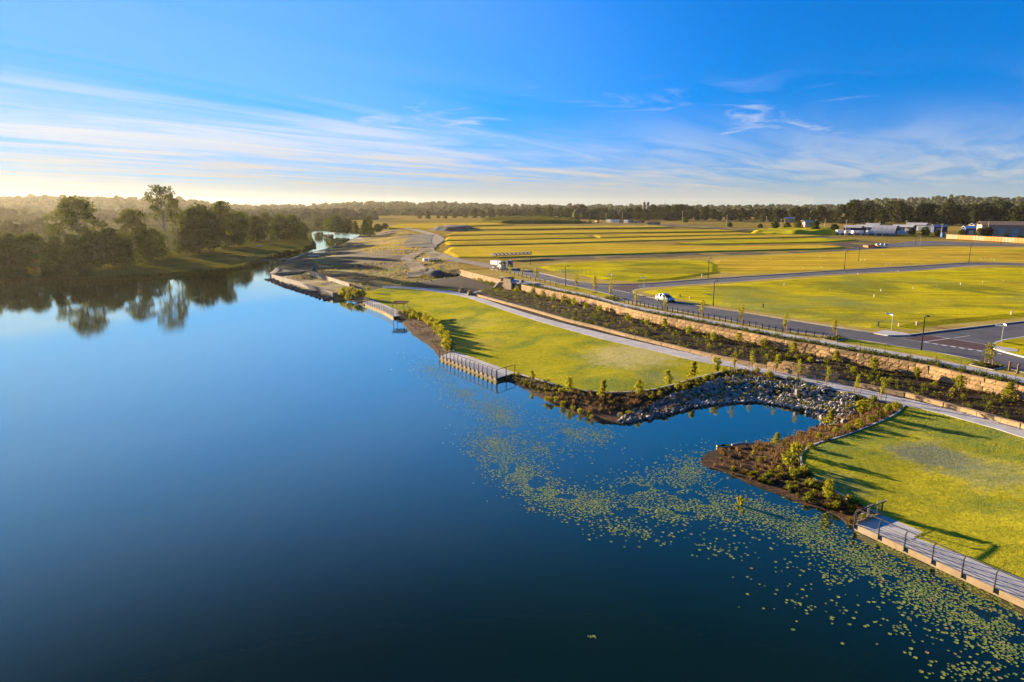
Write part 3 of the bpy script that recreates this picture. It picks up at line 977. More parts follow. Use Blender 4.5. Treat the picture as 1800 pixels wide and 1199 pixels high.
# driveway ramp, threshold paving, markings
ramp = MB().prism([P(1536, 586.8, Z_PLAT), P(1555, 581.5, Z_PLAT), P(1596, 587.5, Z_PLAT), P(1601, 590.5, Z_PLAT), P(1560, 591, Z_PLAT)], Z_PLAT, Z_VERGE + .02)
tag(ramp.build('driveway_ramp', M['concrete']), kind='structure')
ramp = MB().prism([P(1745, 612.5, Z_PLAT), P(1750, 609.5, Z_PLAT), P(1790, 616, Z_PLAT), P(1788, 619.5, Z_PLAT), P(1765, 619, Z_PLAT)], Z_PLAT, Z_VERGE + .02)
tag(ramp.build('driveway_ramp', M['concrete']), kind='structure')
th = MB().poly([P(a, b, Z_PLAT + .012) for a, b in ((1588, 595.5), (1618, 590.3), (1640, 590.5), (1672, 595), (1728, 604.5), (1738, 617.5), (1690, 611), (1640, 602.5))])
tag(th.build('threshold_paving', M['threshold']), kind='structure')
th = MB().poly([P(a, b, Z_PLAT + .012) for a, b in ((1072, 506.5), (1092, 501.5), (1120, 500.5), (1124, 507), (1112, 511), (1106, 514.5))])
tag(th.build('threshold_paving', M['threshold']), kind='structure')
mk = empty('road_marking', label='white give-way dashes and edge lines at the near side-road junction', cat='road marking')
def dash(p0, p1, w_, parent):
    a, b = P(*p0, Z_PLAT + .018), P(*p1, Z_PLAT + .018)
    n = Vector((-(b - a).y, (b - a).x, 0)).normalized() * w_ / 2
    MB().poly([a - n, b - n, b + n, a + n]).build('dash', M['white'], parent)
for k in range(9):
    x0 = 1625 + k * 15.4 + (4 if k > 6 else 0); y0 = 601.5 + k * 2.45
    dash((x0, y0), (x0 + 8.5, y0 + 1.3), .35, mk)
dash((1588, 595.8), (1740, 618.3), .10, mk)
dash((1640, 590.3), (1735, 606), .10, mk)
dash((1624, 601), (1672, 594.5), .14, mk)
dash((1676, 594), (1705, 590), .10, mk)
mk2 = empty('road_marking', label='white give-way dashes across the far side-road junction left of the car', cat='road marking')
for k in range(6):
    dash((1076 + k * 5.4, 508.2 + k * 1.15), (1079 + k * 5.4, 508.9 + k * 1.15), .35, mk2)

# ------------------------------------------------------------------ terraced field plots (raised pads with batters)
def pad(pxs, ztop, zbase, batter, mat, label):
    pts = L(pxs + pxs[:1], ztop, 4.0, sm=False)[:-1]
    XX_ = np.array([p.x for p in pts]); YY_ = np.array([p.y for p in pts])
    w1_, w2_ = vnoise(XX_, YY_, .07, 31) + .5 * vnoise(XX_, YY_, .2, 32), vnoise(XX_, YY_, .07, 33) + .5 * vnoise(XX_, YY_, .2, 34)
    am_ = min(1.6, max(.25, (ztop - zbase) * 1.6))
    pts = [Vector((p.x + w1_[i] * am_, p.y + w2_[i] * am_, p.z)) for i, p in enumerate(pts)]
    area = sum(a.x * b.y - b.x * a.y for a, b in zip(pts, pts[1:] + pts[:1]))
    sg = -1 if area > 0 else 1
    n = len(pts)
    out = []
    for i in range(n):
        a, b = pts[i - 1], pts[(i + 1) % n]
        t_ = (b - a).xy.normalized()
        nn = Vector((-t_.y, t_.x)) * sg
        out.append(Vector((pts[i].x + nn.x * batter, pts[i].y + nn.y * batter, zbase)))
    rg = Region(pts, 9.0, amp=.12, nscale=.05)
    o = rg.build('field', mat, smooth=True)
    m = MB()
    for i in range(n):
        j = (i + 1) % n
        m.poly([pts[i], pts[j], out[j], out[i]])
    b_ = m.build('batter', mat, o)
    tag(o, label, None, kind='structure')
    return rg
regC = pad([(1150, 512), (1200, 505), (1300, 499), (1400, 491), (1500, 484), (1600, 479), (1700, 471.5), (1800, 470), (1950, 477), (1950, 533), (1800, 549), (1700, 557), (1625, 564), (1585, 571), (1530, 570), (1480, 563), (1400, 551), (1300, 537), (1220, 524), (1170, 517)],
    4.38, Z_VERGE, 2.6, M['field_bright'], 'bright grass field enclosed by the roads')
regDd = pad([(1262, 476), (1300, 480.5), (1400, 476), (1500, 470), (1600, 463.5), (1700, 458), (1950, 462), (1950, 443), (1800, 436), (1650, 435), (1570, 438), (1480, 443), (1400, 447), (1300, 453), (1262, 458)],
    4.22, Z_VERGE, 1.6, M['field_gold'], 'mustard field beyond the side road')
regE = pad([(962, 468), (1000, 462.5), (1100, 458.5), (1200, 456.5), (1235, 458), (1255, 465), (1250, 478), (1180, 489), (1120, 492), (1070, 489), (1030, 481), (985, 475)],
    4.42, Z_VERGE, 2.4, M['field_bright'], 'vivid yellow field behind the lamp post and the truck')
pad([(806, 451), (880, 451.5), (1000, 448), (1250, 441), (1440, 436.5), (1480, 434), (1440, 430), (1250, 433), (1170, 430), (1050, 428), (900, 431.5), (800, 434), (792, 441)],
    4.5, Z_PLAT, 2.5, M['field_gold'], 'golden terraced field behind the row of pipes')
pad([(1190, 428), (1250, 428.5), (1450, 424.5), (1500, 421), (1440, 418.5), (1250, 422)], 4.45, Z_PLAT, 2.0, M['field_bright'], 'narrow green-gold terrace strip towards the sheds')
pad([(792, 430.5), (900, 429), (1050, 424.5), (1250, 419), (1400, 416.5), (1450, 414), (1380, 412), (1250, 414.5), (1100, 418.5), (900, 422), (792, 424)],
    4.5, Z_PLAT, 2.5, M['field_gold'], 'second golden terrace from the front')
pad([(1055, 417), (1150, 415), (1250, 412.5), (1340, 411.5), (1300, 408.5), (1150, 410), (1050, 413)], 4.5, Z_PLAT, 2.0, M['field_gold'], 'short golden terrace in the middle distance')
pad([(785, 422), (880, 420.5), (1040, 417), (1030, 413), (880, 414), (790, 416)], 4.5, Z_PLAT, 2.0, M['field_gold'], 'golden terrace left of the short one')
pad([(790, 412.5), (900, 411), (1050, 409), (1200, 407), (1300, 406), (1260, 403), (1050, 404.5), (900, 406), (800, 408)], 4.6, Z_PLAT, 2.5, M['field_gold'], 'far golden terrace')
pad([(780, 404), (900, 402.5), (1040, 400.5), (1180, 399), (1150, 396.5), (980, 397.5), (790, 400)], 4.6, Z_PLAT, 2.5, M['field_gold'], 'farthest golden terrace below the grassy mound')
pad([(684, 400), (760, 401), (800, 397), (900, 394), (860, 391.5), (760, 392.5), (700, 394)], 4.5, Z_PLAT, 2.0, M['field_gold'], 'sunlit field beside the dirt road bend')
# dirt patches between the terraces
def patch(pxs, z, mat, name='bare_ground'):
    pts = [P(a, b, z) for a, b in pxs]
    return tag(MB().poly(pts).build(name, mat), kind='structure')
patch([(930, 459.5), (1250, 449.5), (1460, 443.5), (1500, 438), (1250, 444.5), (1000, 451), (900, 455)], Z_PLAT + .01, M['dirt'])
patch([(1000, 397), (1180, 393.5), (1330, 403), (1420, 411.5), (1560, 428), (1490, 436), (1395, 410), (1320, 406), (1190, 398.5), (1000, 400)], Z_PLAT + .02, M['dirt'])
patch([(1455, 441), (1530, 431), (1555, 430), (1560, 436), (1500, 440.5)], Z_PLAT + .03, M['darksand'])
patch([(1530, 432), (1600, 424.5), (1650, 424), (1800, 430), (1950, 436), (1950, 438.5), (1800, 433), (1650, 431), (1570, 434.5)], Z_PLAT + .035, M['asphalt'], 'road')

# grassy stockpile mounds
def mound(pxs, base_z, h, mat, label, n=26):
    c = [P(a, b, base_z) for a, b in pxs]
    rg = Region(densify(c + c[:1], 4.0), 3.5, amp=0)
    o = rg.build('mound', mat)
    B = rg.B
    for v in o.data.vertices:
        d_ = np.sqrt(((B[:, :2] - np.array([v.co.x, v.co.y])) ** 2).sum(1)).min()
        k = min(1.0, d_ / (h * 2.0))
        v.co.z = base_z - .15 + h * (k * k * (3 - 2 * k)) * (1 + .25 * float(vnoise(np.array([v.co.x]), np.array([v.co.y]), .12)[0]))
    return tag(o, label, None, kind='structure')
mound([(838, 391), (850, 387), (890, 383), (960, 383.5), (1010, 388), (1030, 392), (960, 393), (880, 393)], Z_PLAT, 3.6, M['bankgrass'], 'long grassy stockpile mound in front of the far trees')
mound([(752, 405), (780, 400.5), (830, 400.5), (840, 404), (790, 407)], Z_PLAT, 3.0, M['darksand'], 'dark soil stockpile beside the dirt road')
mound([(738, 480.5), (750, 475), (770, 474), (788, 481), (765, 485)], 2.7, 1.0, M['darksand'], 'dark soil heap beside the small far lawn')
mound([(1320, 409), (1360, 405), (1470, 406), (1490, 411), (1400, 411.5)], Z_PLAT, 2.5, M['field_bright'], 'low weedy bank beside the sheds')

# ------------------------------------------------------------------ vegetation builders
def leaf_quads(C, size, r, flat=0.0, up=0.0):
    """leaf-sized quads at centres C (n,3); returns verts, faces"""
    n = len(C)
    u = r.normal(size=(n, 3)); u[:, 2] *= (1 - flat)
    u /= np.linalg.norm(u, axis=1, keepdims=True)
    w_ = r.normal(size=(n, 3)); w_[:, 2] += up
    v = np.cross(u, w_); v /= np.linalg.norm(v, axis=1, keepdims=True)
    s = (size * r.uniform(.6, 1.35, n))[:, None] if np.isscalar(size) else size[:, None]
    u *= s; v *= s * .6
    V = np.stack([C - u, C - v * .9, C + u, C + v * .9], 1).reshape(-1, 3)
    F_ = np.arange(4 * n).reshape(n, 4)
    return V, F_


def tree_meshes(name, seed, h, cr, tf, clumps, per, ls, kind='gum', trunk_r=.35, leaf='gumleaf', bark='bark'):
    """returns (trunk mesh, crown mesh) standing on the origin"""
    r = np.random.default_rng(seed)
    mb = MB()
    bend = r.normal(size=2) * h * .03
    def tp(t): return Vector((bend[0] * t * t * 2, bend[1] * t * t * 2 + math.sin(t * 5 + seed) * h * .01, h * .86 * t))
    ts = [0, .15, .35, .55, .75, 1.0]
    for a, b in zip(ts[:-1], ts[1:]):
        mb.tube(tp(a), tp(b), trunk_r * (1.15 - a) * (1.25 if a == 0 else 1), trunk_r * (1.15 - b), 7, caps=False)
    Cs = []
    for k in range(clumps):
        f = (k + .5) / clumps
        ang = k * 2.399 + r.uniform(-.4, .4)
        if kind == 'gum':            # open crown, heavy at the top
            z = h * (tf + (1 - tf) * f ** .8 * .92)
            prof = math.sin(math.pi * min(1, .25 + .70 * f)) ** .7
            rad = cr * prof * r.uniform(.35, .95)
            rc = cr * r.uniform(.20, .36)
        elif kind == 'round':
            z = h * (tf + (1 - tf) * f * .9)
            prof = math.sqrt(max(.05, 1 - (2 * f - .85) ** 2 * .8))
            rad = cr * prof * r.uniform(.3, .85)
            rc = cr * r.uniform(.22, .38)
        else:                         # conical / casuarina
            z = h * (tf + (1 - tf) * f * .95)
            rad = cr * (1.05 - f) * r.uniform(.3, .9)
            rc = cr * (1.15 - f) * r.uniform(.35, .5) + .15 * cr
        c = Vector((math.cos(ang) * rad, math.sin(ang) * rad, z)) + Vector((bend[0], bend[1], 0)) * f
        base = tp(max(.1, min(.98, (z - h * .16) / (h * .86))))
        mid = base.lerp(c, .55) + Vector((0, 0, -.02 * h))
        lr = trunk_r * (.42 - .25 * f)
        mb.tube(base, mid, lr, lr * .6, 5, caps=False)
        mb.tube(mid, c + Vector((0, 0, rc * .2)), lr * .6, lr * .2, 4, caps=False)
        n = int(per * r.uniform(.7, 1.3))
        d = r.normal(size=(n, 3)); d /= np.linalg.norm(d, axis=1, keepdims=True)
        rr = rc * r.uniform(.25, 1.0, n) ** .5
        # break every clump into sprays so that the outline stays uneven
        lob = 1 + .35 * np.sin(d[:, 0] * 5 + k) * np.cos(d[:, 1] * 4 - k)
        pts = d * (rr * lob)[:, None] * np.array([1.15, 1.15, .72]) + np.array(c)
        Cs.append(pts)
    C = np.concatenate(Cs)
    C[:, 2] = np.maximum(C[:, 2], h * .04)
    V, F_ = leaf_quads(C, ls, r)
    return mb.mesh(name + '_trunk', M[bark], True), mesh_np(name + '_crown', V, F_, M[leaf])


class Kind:
    """a tree or plant kind: several shapes that copies share"""
    def __init__(s, name, variants, cat):
        s.name, s.v, s.cat = name, variants, cat
    def put(s, loc, scale, rz, label, group=None, k=None, sxy=1.0, parts=('trunk', 'crown')):
        k = random.randrange(len(s.v)) if k is None else k % len(s.v)
        root = empty(s.name, loc, rz, label, s.cat, group)
        root.scale = (scale * sxy, scale * sxy, scale)
        for nm, me in zip(parts, s.v[k]):
            obj(nm, me, root)
        return root

GUM = Kind('gum_tree', [tree_meshes('gum', 11 + i, 20, 6.0, .30, 24, 120, .42, 'gum', .38) for i in range(4)], 'tree')
TALLGUM = Kind('gum_tree', [tree_meshes('tall_gum', 31, 28, 6.6, .50, 20, 110, .42, 'gum', .42)], 'tree')
DENSE = Kind('bushy_tree', [tree_meshes('dense', 41 + i, 12, 5.0, .10, 30, 120, .40, 'round', .28, 'denseleaf', 'darkbark') for i in range(4)], 'tree')
CASU = Kind('she_oak', [tree_meshes('casuarina', 61 + i, 12, 3.2, .08, 26, 100, .36, 'cone', .22, 'denseleaf', 'darkbark') for i in range(2)], 'tree')
FAR = Kind('far_tree', [tree_meshes('far', 71 + i, 18, 7.0, .04, 20, 62, .95, 'round', .4, 'farleaf', 'darkbark') for i in range(5)], 'tree')

BANKZ = lambda p: float(lbank.z(p.x, p.y)[0])
def on_left(px, py):
    p = P(px, py, 2.3)
    return Vector((p.x, p.y, 2.2))

G_LB = 'trees on the far lake bank'
# (px, base py, height px, kind, variant, width factor, label)
LEFT_TREES = [
    (140, 462, 113, 'gum', 0, 1.25, 'tall round-topped gum tree on the lake bank, tallest of the left group'),
    (294, 448, 118, 'tall', 0, 1.0, 'tallest open-crowned gum tree with bare pale trunks on the lake bank'),
    (314, 446, 92, 'tall', 0, .6, 'slender gum tree close beside the tallest open-crowned gum'),
    (236, 460, 92, 'gum', 1, 1.0, 'gum tree with a small round top midway between the two tallest lakeside gums'),
    (392, 438, 84, 'gum', 3, .85, 'dark gum tree rising above the bushes where the bank turns'),
    (350, 444, 82, 'dense', 1, 1.15, 'broad bushy tree right of the tallest open-crowned gum'),
    (368, 440, 72, 'dense', 0, 1.0, 'bushy tree between the broad bush and the dark gum'),
    (418, 432, 60, 'dense', 2, 1.0, 'rounded bushy tree right of the dark gum'),
    (432, 428, 54, 'gum', 0, .7, 'small gum tree above the shaded grass slope'),
    (452, 424, 46, 'dense', 3, 1.1, 'bushy tree above the shaded grass slope near the inlet'),
    (474, 423, 48, 'gum', 2, .8, 'thin-topped tree second from the end of the wooded bank'),
    (494, 422, 45, 'dense', 1, 1.1, 'dense dark tree in the clump next to the inlet'),
    (514, 421, 44, 'dense', 0, 1.2, 'dense dark tree last in the row, overhanging the inlet'),
    (532, 420, 30, 'dense', 2, 1.0, 'low dark bush at the very edge of the inlet'),
    (20, 474, 66, 'dense', 0, 1.2, 'large dark bushy tree at the left edge of the lake bank'),
    (62, 475, 66, 'dense', 1, 1.15, 'large dark bushy tree second from the left edge'),
    (98, 472, 58, 'casu', 0, 1.5, 'dark feathery tree below the tall round-topped gum'),
    (-30, 474, 72, 'dense', 2, 1.3, 'dark bushy tree cut by the left edge of the view'),
    (166, 472, 64, 'dense', 3, 1.25, 'bushy tree at the foot of the tall round-topped gum'),
    (200, 468, 68, 'dense', 0, 1.15, 'bushy tree in front of the gum with the small round top'),
    (262, 458, 58, 'dense', 2, 1.3, 'spreading bushy tree left of the tallest open-crowned gum'),
    (226, 468, 52, 'casu', 1, 1.4, 'low feathery tree on the bank under the gums'),
    (132, 474, 54, 'casu', 0, 1.6, 'feathery waterside tree between the dark bushes and the round-topped gum'),
    (330, 446, 50, 'dense', 3, 1.1, 'low bushy tree at the top of the sunlit grass slope'),
    (400, 434, 46, 'dense', 0, 1.1, 'low bush at the foot of the dark gum'),
    (285, 452, 40, 'casu', 1, 1.2, 'small bush by the trunk of the tallest open-crowned gum'),
    (40, 489, 30, 'casu', 1, 1.7, 'low waterside thicket at the left edge of the lake'),
    (8, 492, 26, 'dense', 3, 1.6, 'lowest waterside bush in the left corner of the lake'),
    (112, 488, 24, 'dense', 2, 1.5, 'rounded waterside bush right of the dark feathery tree'),
    (150, 486, 22, 'dense', 0, 1.5, 'small waterside bush where the bushes meet the open bank'),
    (85, 490, 26, 'dense', 1, 1.3, 'low overhanging bush at the waterline on the left'),
]
KM = {'gum': (GUM, 20.0), 'tall': (TALLGUM, 28.0), 'dense': (DENSE, 12.0), 'casu': (CASU, 12.0)}
for i, (px, py, hp, kd, va, wf, lab) in enumerate(LEFT_TREES):
    z = .2
    for _ in range(6):
        p = P(px, py, z)
        z = .5 * z + .5 * (min(2.6, max(.1, BANKZ(p))) if inside(lbank.b, np.array([p.x]), np.array([p.y]))[0] else (.2 if py > 470 else 2.6))
    hm = hp * p.y / FPX * 1.02
    K, h0 = KM[kd]
    z -= .15
    K.put((p.x, p.y, z), hm / h0, i * 1.7, lab, G_LB, va, sxy=wf)

# grove on the far side of the inlet
G_GR = 'grove beside the inlet'
GROVE = [(592, 408, 31, 'dense', 0, 1.5, 'broad tree standing over the far end of the inlet'), (612, 409, 25, 'dense', 1, 1.1, 'tree second from left in the grove beside the inlet'),
         (578, 403, 21, 'dense', 2, 1.2, 'low tree at the left end of the grove beside the inlet'),
         (626, 411, 24, 'casu', 0, 1.2, 'pointed tree in the middle of the grove beside the inlet'), (640, 413, 26, 'casu', 1, 1.4, 'dark feathery tree in the grove beside the inlet'),
         (652, 414, 19, 'casu', 0, 1.3, 'small sunlit tree at the right end of the grove'), (646, 404, 23, 'dense', 3, .9, 'dark tree behind the right end of the grove'),
         (664, 408, 15, 'dense', 0, 1.3, 'low bush behind the sunlit weeds by the dirt road'), (676, 404, 12, 'dense', 2, 1.4, 'dark bush beside the bend of the dirt road'), (560, 400, 18, 'dense', 1, 1.3, 'distant bush across the inlet'),]
for i, (px, py, hp, kd, va, wf, lab) in enumerate(GROVE):
    p = P(px, py, 2.5)
    K, h0 = KM[kd]
    K.put((p.x, p.y, 1.6 if px < 640 else 2.2), hp * p.y / FPX * 1.03 / h0, i * 2.1, lab, G_GR, va, sxy=wf)

# the dark tree line behind the fields, tree by tree
ORD = ['first', 'second', 'third', 'fourth', 'fifth', 'sixth', 'seventh', 'eighth', 'ninth', 'tenth', 'eleventh', 'twelfth', 'thirteenth', 'fourteenth', 'fifteenth', 'sixteenth',
       'seventeenth', 'eighteenth', 'nineteenth', 'twentieth', 'twenty-first', 'twenty-second', 'twenty-third', 'twenty-fourth', 'twenty-fifth', 'twenty-sixth', 'twenty-seventh', 'twenty-eighth', 'twenty-ninth', 'thirtieth', 'thirty-first', 'thirty-second', 'thirty-third', 'thirty-fourth', 'thirty-fifth', 'thirty-sixth']
rt = random.Random(5)
def tree_row(x0, x1, step, py, hp, jit, lab, group, z=4.0):
    x = x0; n = 0
    while x < x1:
        q = P(x, py(x) + rt.uniform(-1, 1) * jit, z)
        hh = hp(x) * rt.uniform(.75, 1.2) * q.y / FPX
        FAR.put((q.x, q.y, z - .1), hh / 18.0, rt.uniform(0, 6), lab % ORD[min(n, 35)], group, rt.randrange(5), sxy=rt.uniform(.85, 1.25))
        x += step * rt.uniform(.7, 1.3); n += 1
lin = lambda xs, ys: (lambda x: float(np.interp(x, xs, ys)))
tree_row(738, 1040, 15, lin([738, 1040], [384, 383]), lin([738, 790, 900, 1040], [14, 15, 17, 20]), 1.0, 'dark tree, %s from the dirt-road end of the line behind the grassy mound', 'tree line behind the grassy mound')
tree_row(1050, 1240, 13, lin([1050, 1240], [386, 387]), lin([1050, 1100, 1195, 1240], [20, 21, 25, 19]), 1.2, 'tall dark tree, %s along the line behind the site compound', 'tree line behind the site compound')
tree_row(1240, 1480, 13, lin([1240, 1480], [386, 391]), lin([1240, 1480], [20, 28]), 1.5, 'dark tree, %s along the line between compound and arched shed', 'tree line behind the power poles')
tree_row(1478, 1960, 15, lin([1478, 1700, 1960], [392, 394, 398]), lin([1478, 1700, 1960], [33, 35, 42]), 2.0, 'big dark tree, %s along the line behind the arched shed and the tan shed', 'tree line behind the sheds')
tree_row(1500, 1960, 21, lin([1500, 1960], [385, 387]), lin([1500, 1800, 1960], [30, 32, 34]), 1.0, 'far dark tree, %s in the back row behind the sheds', 'back row behind the sheds')
# nearer bushes by the sheds
NEARB = [(1283, 399, 9, 'rounded dark bush left of the power poles'), (1336, 401, 8, 'rounded dark bush standing alone on the pale paddock'), (1362, 404, 16, 'dark bush clump by the tall power pole'), (1384, 405, 15, 'dark bush right of the tall power pole'),
         (1404, 406, 18, 'mixed green bush with a pale house behind it'), (1432, 408, 20, 'dark bush left of the arched shed yard'), (1466, 409, 16, 'low dark bush at the yard corner'), (1205, 391, 9, 'dark bush behind the site compound road'),
         (1566, 413, 7, 'small shrub in front of the arched shed mouth'), (1602, 413, 13, 'green bush right of the arched shed'), (1626, 414, 16, 'taller green bush right of the arched shed'), (1648, 415, 12, 'low bush by the leaning power pole'),
         (1690, 417, 15, 'dark bush behind the orange-panelled fence'), (1722, 418, 18, 'bush beside the tan shed'), (1735, 418, 20, 'dark bush at the corner of the tan shed'), (1765, 420, 10, 'low rounded bush in front of the tan shed'), (1790, 421, 8, 'low bush before the tan shed wall')]
for i, (px, py, hp, lab) in enumerate(NEARB):
    p = P(px, py, Z_PLAT)
    DENSE.put((p.x, p.y, Z_PLAT - .2), hp * p.y / FPX / 12.0, i * 1.3, lab, 'bushes by the sheds', i, sxy=1.5 if hp < 12 else 1.15)
# hazy trees behind the left bank
tree_row(-60, 420, 17, lin([-60, 100, 250, 420], [392, 390, 392, 388]), lin([-60, 60, 100, 420], [26, 24, 16, 16]), 2.5, 'hazy tree, %s along the pale row behind the lakeside gums', 'pale row behind the lakeside gums', z=3.5)
tree_row(-60, 150, 14, lin([-60, 150], [412, 408]), lin([-60, 150], [26, 18]), 4, 'hazy tree, %s in the near pale row behind the left bank', 'near pale row behind the left bank', z=3.2)

# far-off woods on plain and hills: one mass
def woods(name, X, Y, Z, S, mat, label, seed):
    r = np.random.default_rng(seed)
    base_v, base_f = [], []
    import bmesh
    vs_, fs_ = [], []
    protos = []
    for k in range(5):
        bm = bmesh.new()
        bmesh.ops.create_icosphere(bm, subdivisions=2, radius=1.0)
        v = np.array([q.co[:] for q in bm.verts]); f = np.array([[q.index for q in ff.verts] for ff in bm.faces])
        v *= (1 + r.uniform(-.30, .22, len(v)))[:, None]
        v[:, 2] = v[:, 2] * .85 + .6
        bm.free(); protos.append((v, f))
    off = 0
    for x, y, z, s in zip(X, Y, Z, S):
        v, f = protos[r.integers(5)]
        a = r.uniform(0, 6.28); ca, sa_ = math.cos(a), math.sin(a)
        sx = s * r.uniform(.8, 1.25); sz = s * r.uniform(.75, 1.3)
        q = np.stack([(v[:, 0] * ca - v[:, 1] * sa_) * sx + x, (v[:, 0] * sa_ + v[:, 1] * ca) * sx + y, v[:, 2] * sz + z], 1)
        vs_.append(q); fs_.append(f + off); off += len(v)
    o = obj(name, mesh_np(name, np.concatenate(vs_), np.concatenate(fs_), mat))
    return tag(o, label, 'woodland', kind='stuff')
M['wood'] = mat_basic('woodland', [(.022, .030, .012), (.060, .062, .022)], .05, .95, .8, .6, spec=0)
r_ = np.random.default_rng(3)
n_ = 9500
u_ = r_.uniform(-.92, 1.02, n_); Yw = 1000 + 3700 * r_.uniform(0, 1, n_) ** 1.2; Xw = u_ * Yw
Zw = hill_z(Xw, Yw)
keep = (vnoise(Xw, Yw, .004, 8) + .6 * (Zw - 6) / 12 > -.25 - .5 * (u_ < -.2)) & ((Yw > 1250) | (u_ < .2))
Xw, Yw, Zw = Xw[keep], Yw[keep], Zw[keep]
woods('woodland', Xw, Yw, Zw - .5, r_.uniform(5.5, 9.5, len(Xw)), M['wood'], 'far-off wooded plain and hills along the horizon', 4)

# ------------------------------------------------------------------ small plants
def shrub_mesh(name, seed, h, w_, n, ls, leaf, stem=True):
    r = np.random.default_rng(seed)
    d = r.normal(size=(n, 3)); d /= np.linalg.norm(d, axis=1, keepdims=True)
    d *= (r.uniform(.2, 1, n) ** .45)[:, None]
    lob = 1 + .3 * np.sin(d[:, 0] * 4 + seed) * np.cos(d[:, 1] * 5)
    C = d * lob[:, None] * np.array([w_, w_, h * .48]) + np.array([0, 0, h * .55])
    V, F_ = leaf_quads(C, ls, r)
    st = MB()
    for k in range(3):
        a = r.uniform(0, 6.28)
        st.tube((0, 0, 0), (math.cos(a) * w_ * .4, math.sin(a) * w_ * .4, h * .6), .02, .008, 4, caps=False)
    return (st.mesh(name + '_stem', M['darkbark']), mesh_np(name + '_foliage', V, F_, M[leaf]))


def tussock_mesh(name, seed, h, w_, n, leaf):
    """arching strap leaves"""
    r = np.random.default_rng(seed)
    a = r.uniform(0, 2 * math.pi, n); lean = r.uniform(.15, 1.0, n); hh = h * r.uniform(.6, 1.15, n)
    dx, dy = np.cos(a), np.sin(a)
    b0 = np.stack([dx * w_ * .12, dy * w_ * .12, np.zeros(n)], 1)
    m1 = np.stack([dx * w_ * .5 * lean, dy * w_ * .5 * lean, hh * .75], 1)
    t1 = np.stack([dx * w_ * lean, dy * w_ * lean, hh * (1.0 - .45 * lean)], 1)
    px_ = np.stack([-dy, dx, np.zeros(n)], 1) * .035 * (h / .6)
    V = np.concatenate([b0 - px_, b0 + px_, m1 + px_, m1 - px_, t1], 0)
    i = np.arange(n)
    F4 = np.stack([i, i + n, i + 2 * n, i + 3 * n], 1).tolist()
    F3 = np.stack([i + 3 * n, i + 2 * n, i + 4 * n], 1).tolist()
    return mesh_np(name, V, F4 + F3, M[leaf])


def sapling(name, seed, h, cr, n, ls, leaf, kind='col'):
    r = np.random.default_rng(seed)
    st = MB()
    bend = r.normal(size=2) * .04 * h
    st.tube((0, 0, 0), (bend[0] * .3, bend[1] * .3, h * .4), .035, .028, 5, caps=False)
    st.tube((bend[0] * .3, bend[1] * .3, h * .4), (bend[0], bend[1], h * .97), .028, .008, 5, caps=False)
    Cs = []
    nb = 14
    for k in range(nb):
        f = (k + .5) / nb
        z = h * (.30 + .68 * f)
        prof = {'col': math.sin(math.pi * (.12 + .86 * f)) ** .6, 'cone': 1.08 - f, 'top': math.sin(math.pi * min(1, .05 + .85 * f ** 1.6))}[kind]
        a = k * 2.4 + r.uniform(-.5, .5); rad = cr * prof * r.uniform(.3, .9)
        e = Vector((math.cos(a) * rad + bend[0] * f, math.sin(a) * rad + bend[1] * f, z))
        st.tube((bend[0] * f, bend[1] * f, z - h * .08), e, .012, .004, 3, caps=False)
        m = n // nb
        Cs.append(np.array(e) + r.normal(size=(m, 3)) * np.array([cr * .28, cr * .28, h * .05]) * (.5 + .6 * prof))
    V, F_ = leaf_quads(np.concatenate(Cs), ls, r)
    return (st.mesh(name + '_trunk', M['bark']), mesh_np(name + '_crown', V, F_, M[leaf]))

SAP = [sapling('sapling', 100 + i, 3.0, .66, 640, .125, 'youngleaf', ['col', 'cone', 'col', 'top'][i % 4]) for i in range(6)]
STREET = [sapling('street_tree', 130 + i, 4.0, .55, 360, .125, 'youngleaf', ['top', 'col', 'top'][i % 3]) for i in range(4)]
SHRUB = [shrub_mesh('shrub', 150 + i, 1.0, .52, 260, .10, ['shrubleaf', 'youngleaf', 'shrubleaf'][i % 3]) for i in range(6)]
TUS = [tussock_mesh('tussock', 170 + i, .6, .55, 60, 'shrubleaf') for i in range(4)]
DRY = [tussock_mesh('dry_tussock', 180 + i, .45, .5, 50, 'drytuft') for i in range(3)]


def stakes(root, h=1.5, rr=.45, n=3):
    for k in range(n):
        a = k * 2 * math.pi / n + .4
        m = MB().box((math.cos(a) * rr, math.sin(a) * rr, h / 2), (.05, .05, h), a)
        m.build('stake', M['stake'], root)

def put_sapling(px, py, z, hp, k, label, group, meshes=SAP, h0=3.0, stk=False, sxy=1.0, name='young_tree'):
    p = P(px, py, z)
    s = hp * p.y / FPX / h0
    root = empty(name, p, k * 1.9, label, 'tree', group)
    t_, c_ = meshes[k % len(meshes)]
    sc_o = (s * sxy, s * sxy, s)
    obj('trunk', t_, root, scale=sc_o); obj('crown', c_, root, scale=sc_o)
    if stk: stakes(root, 1.4 * min(1.2, s + .1))
    return root

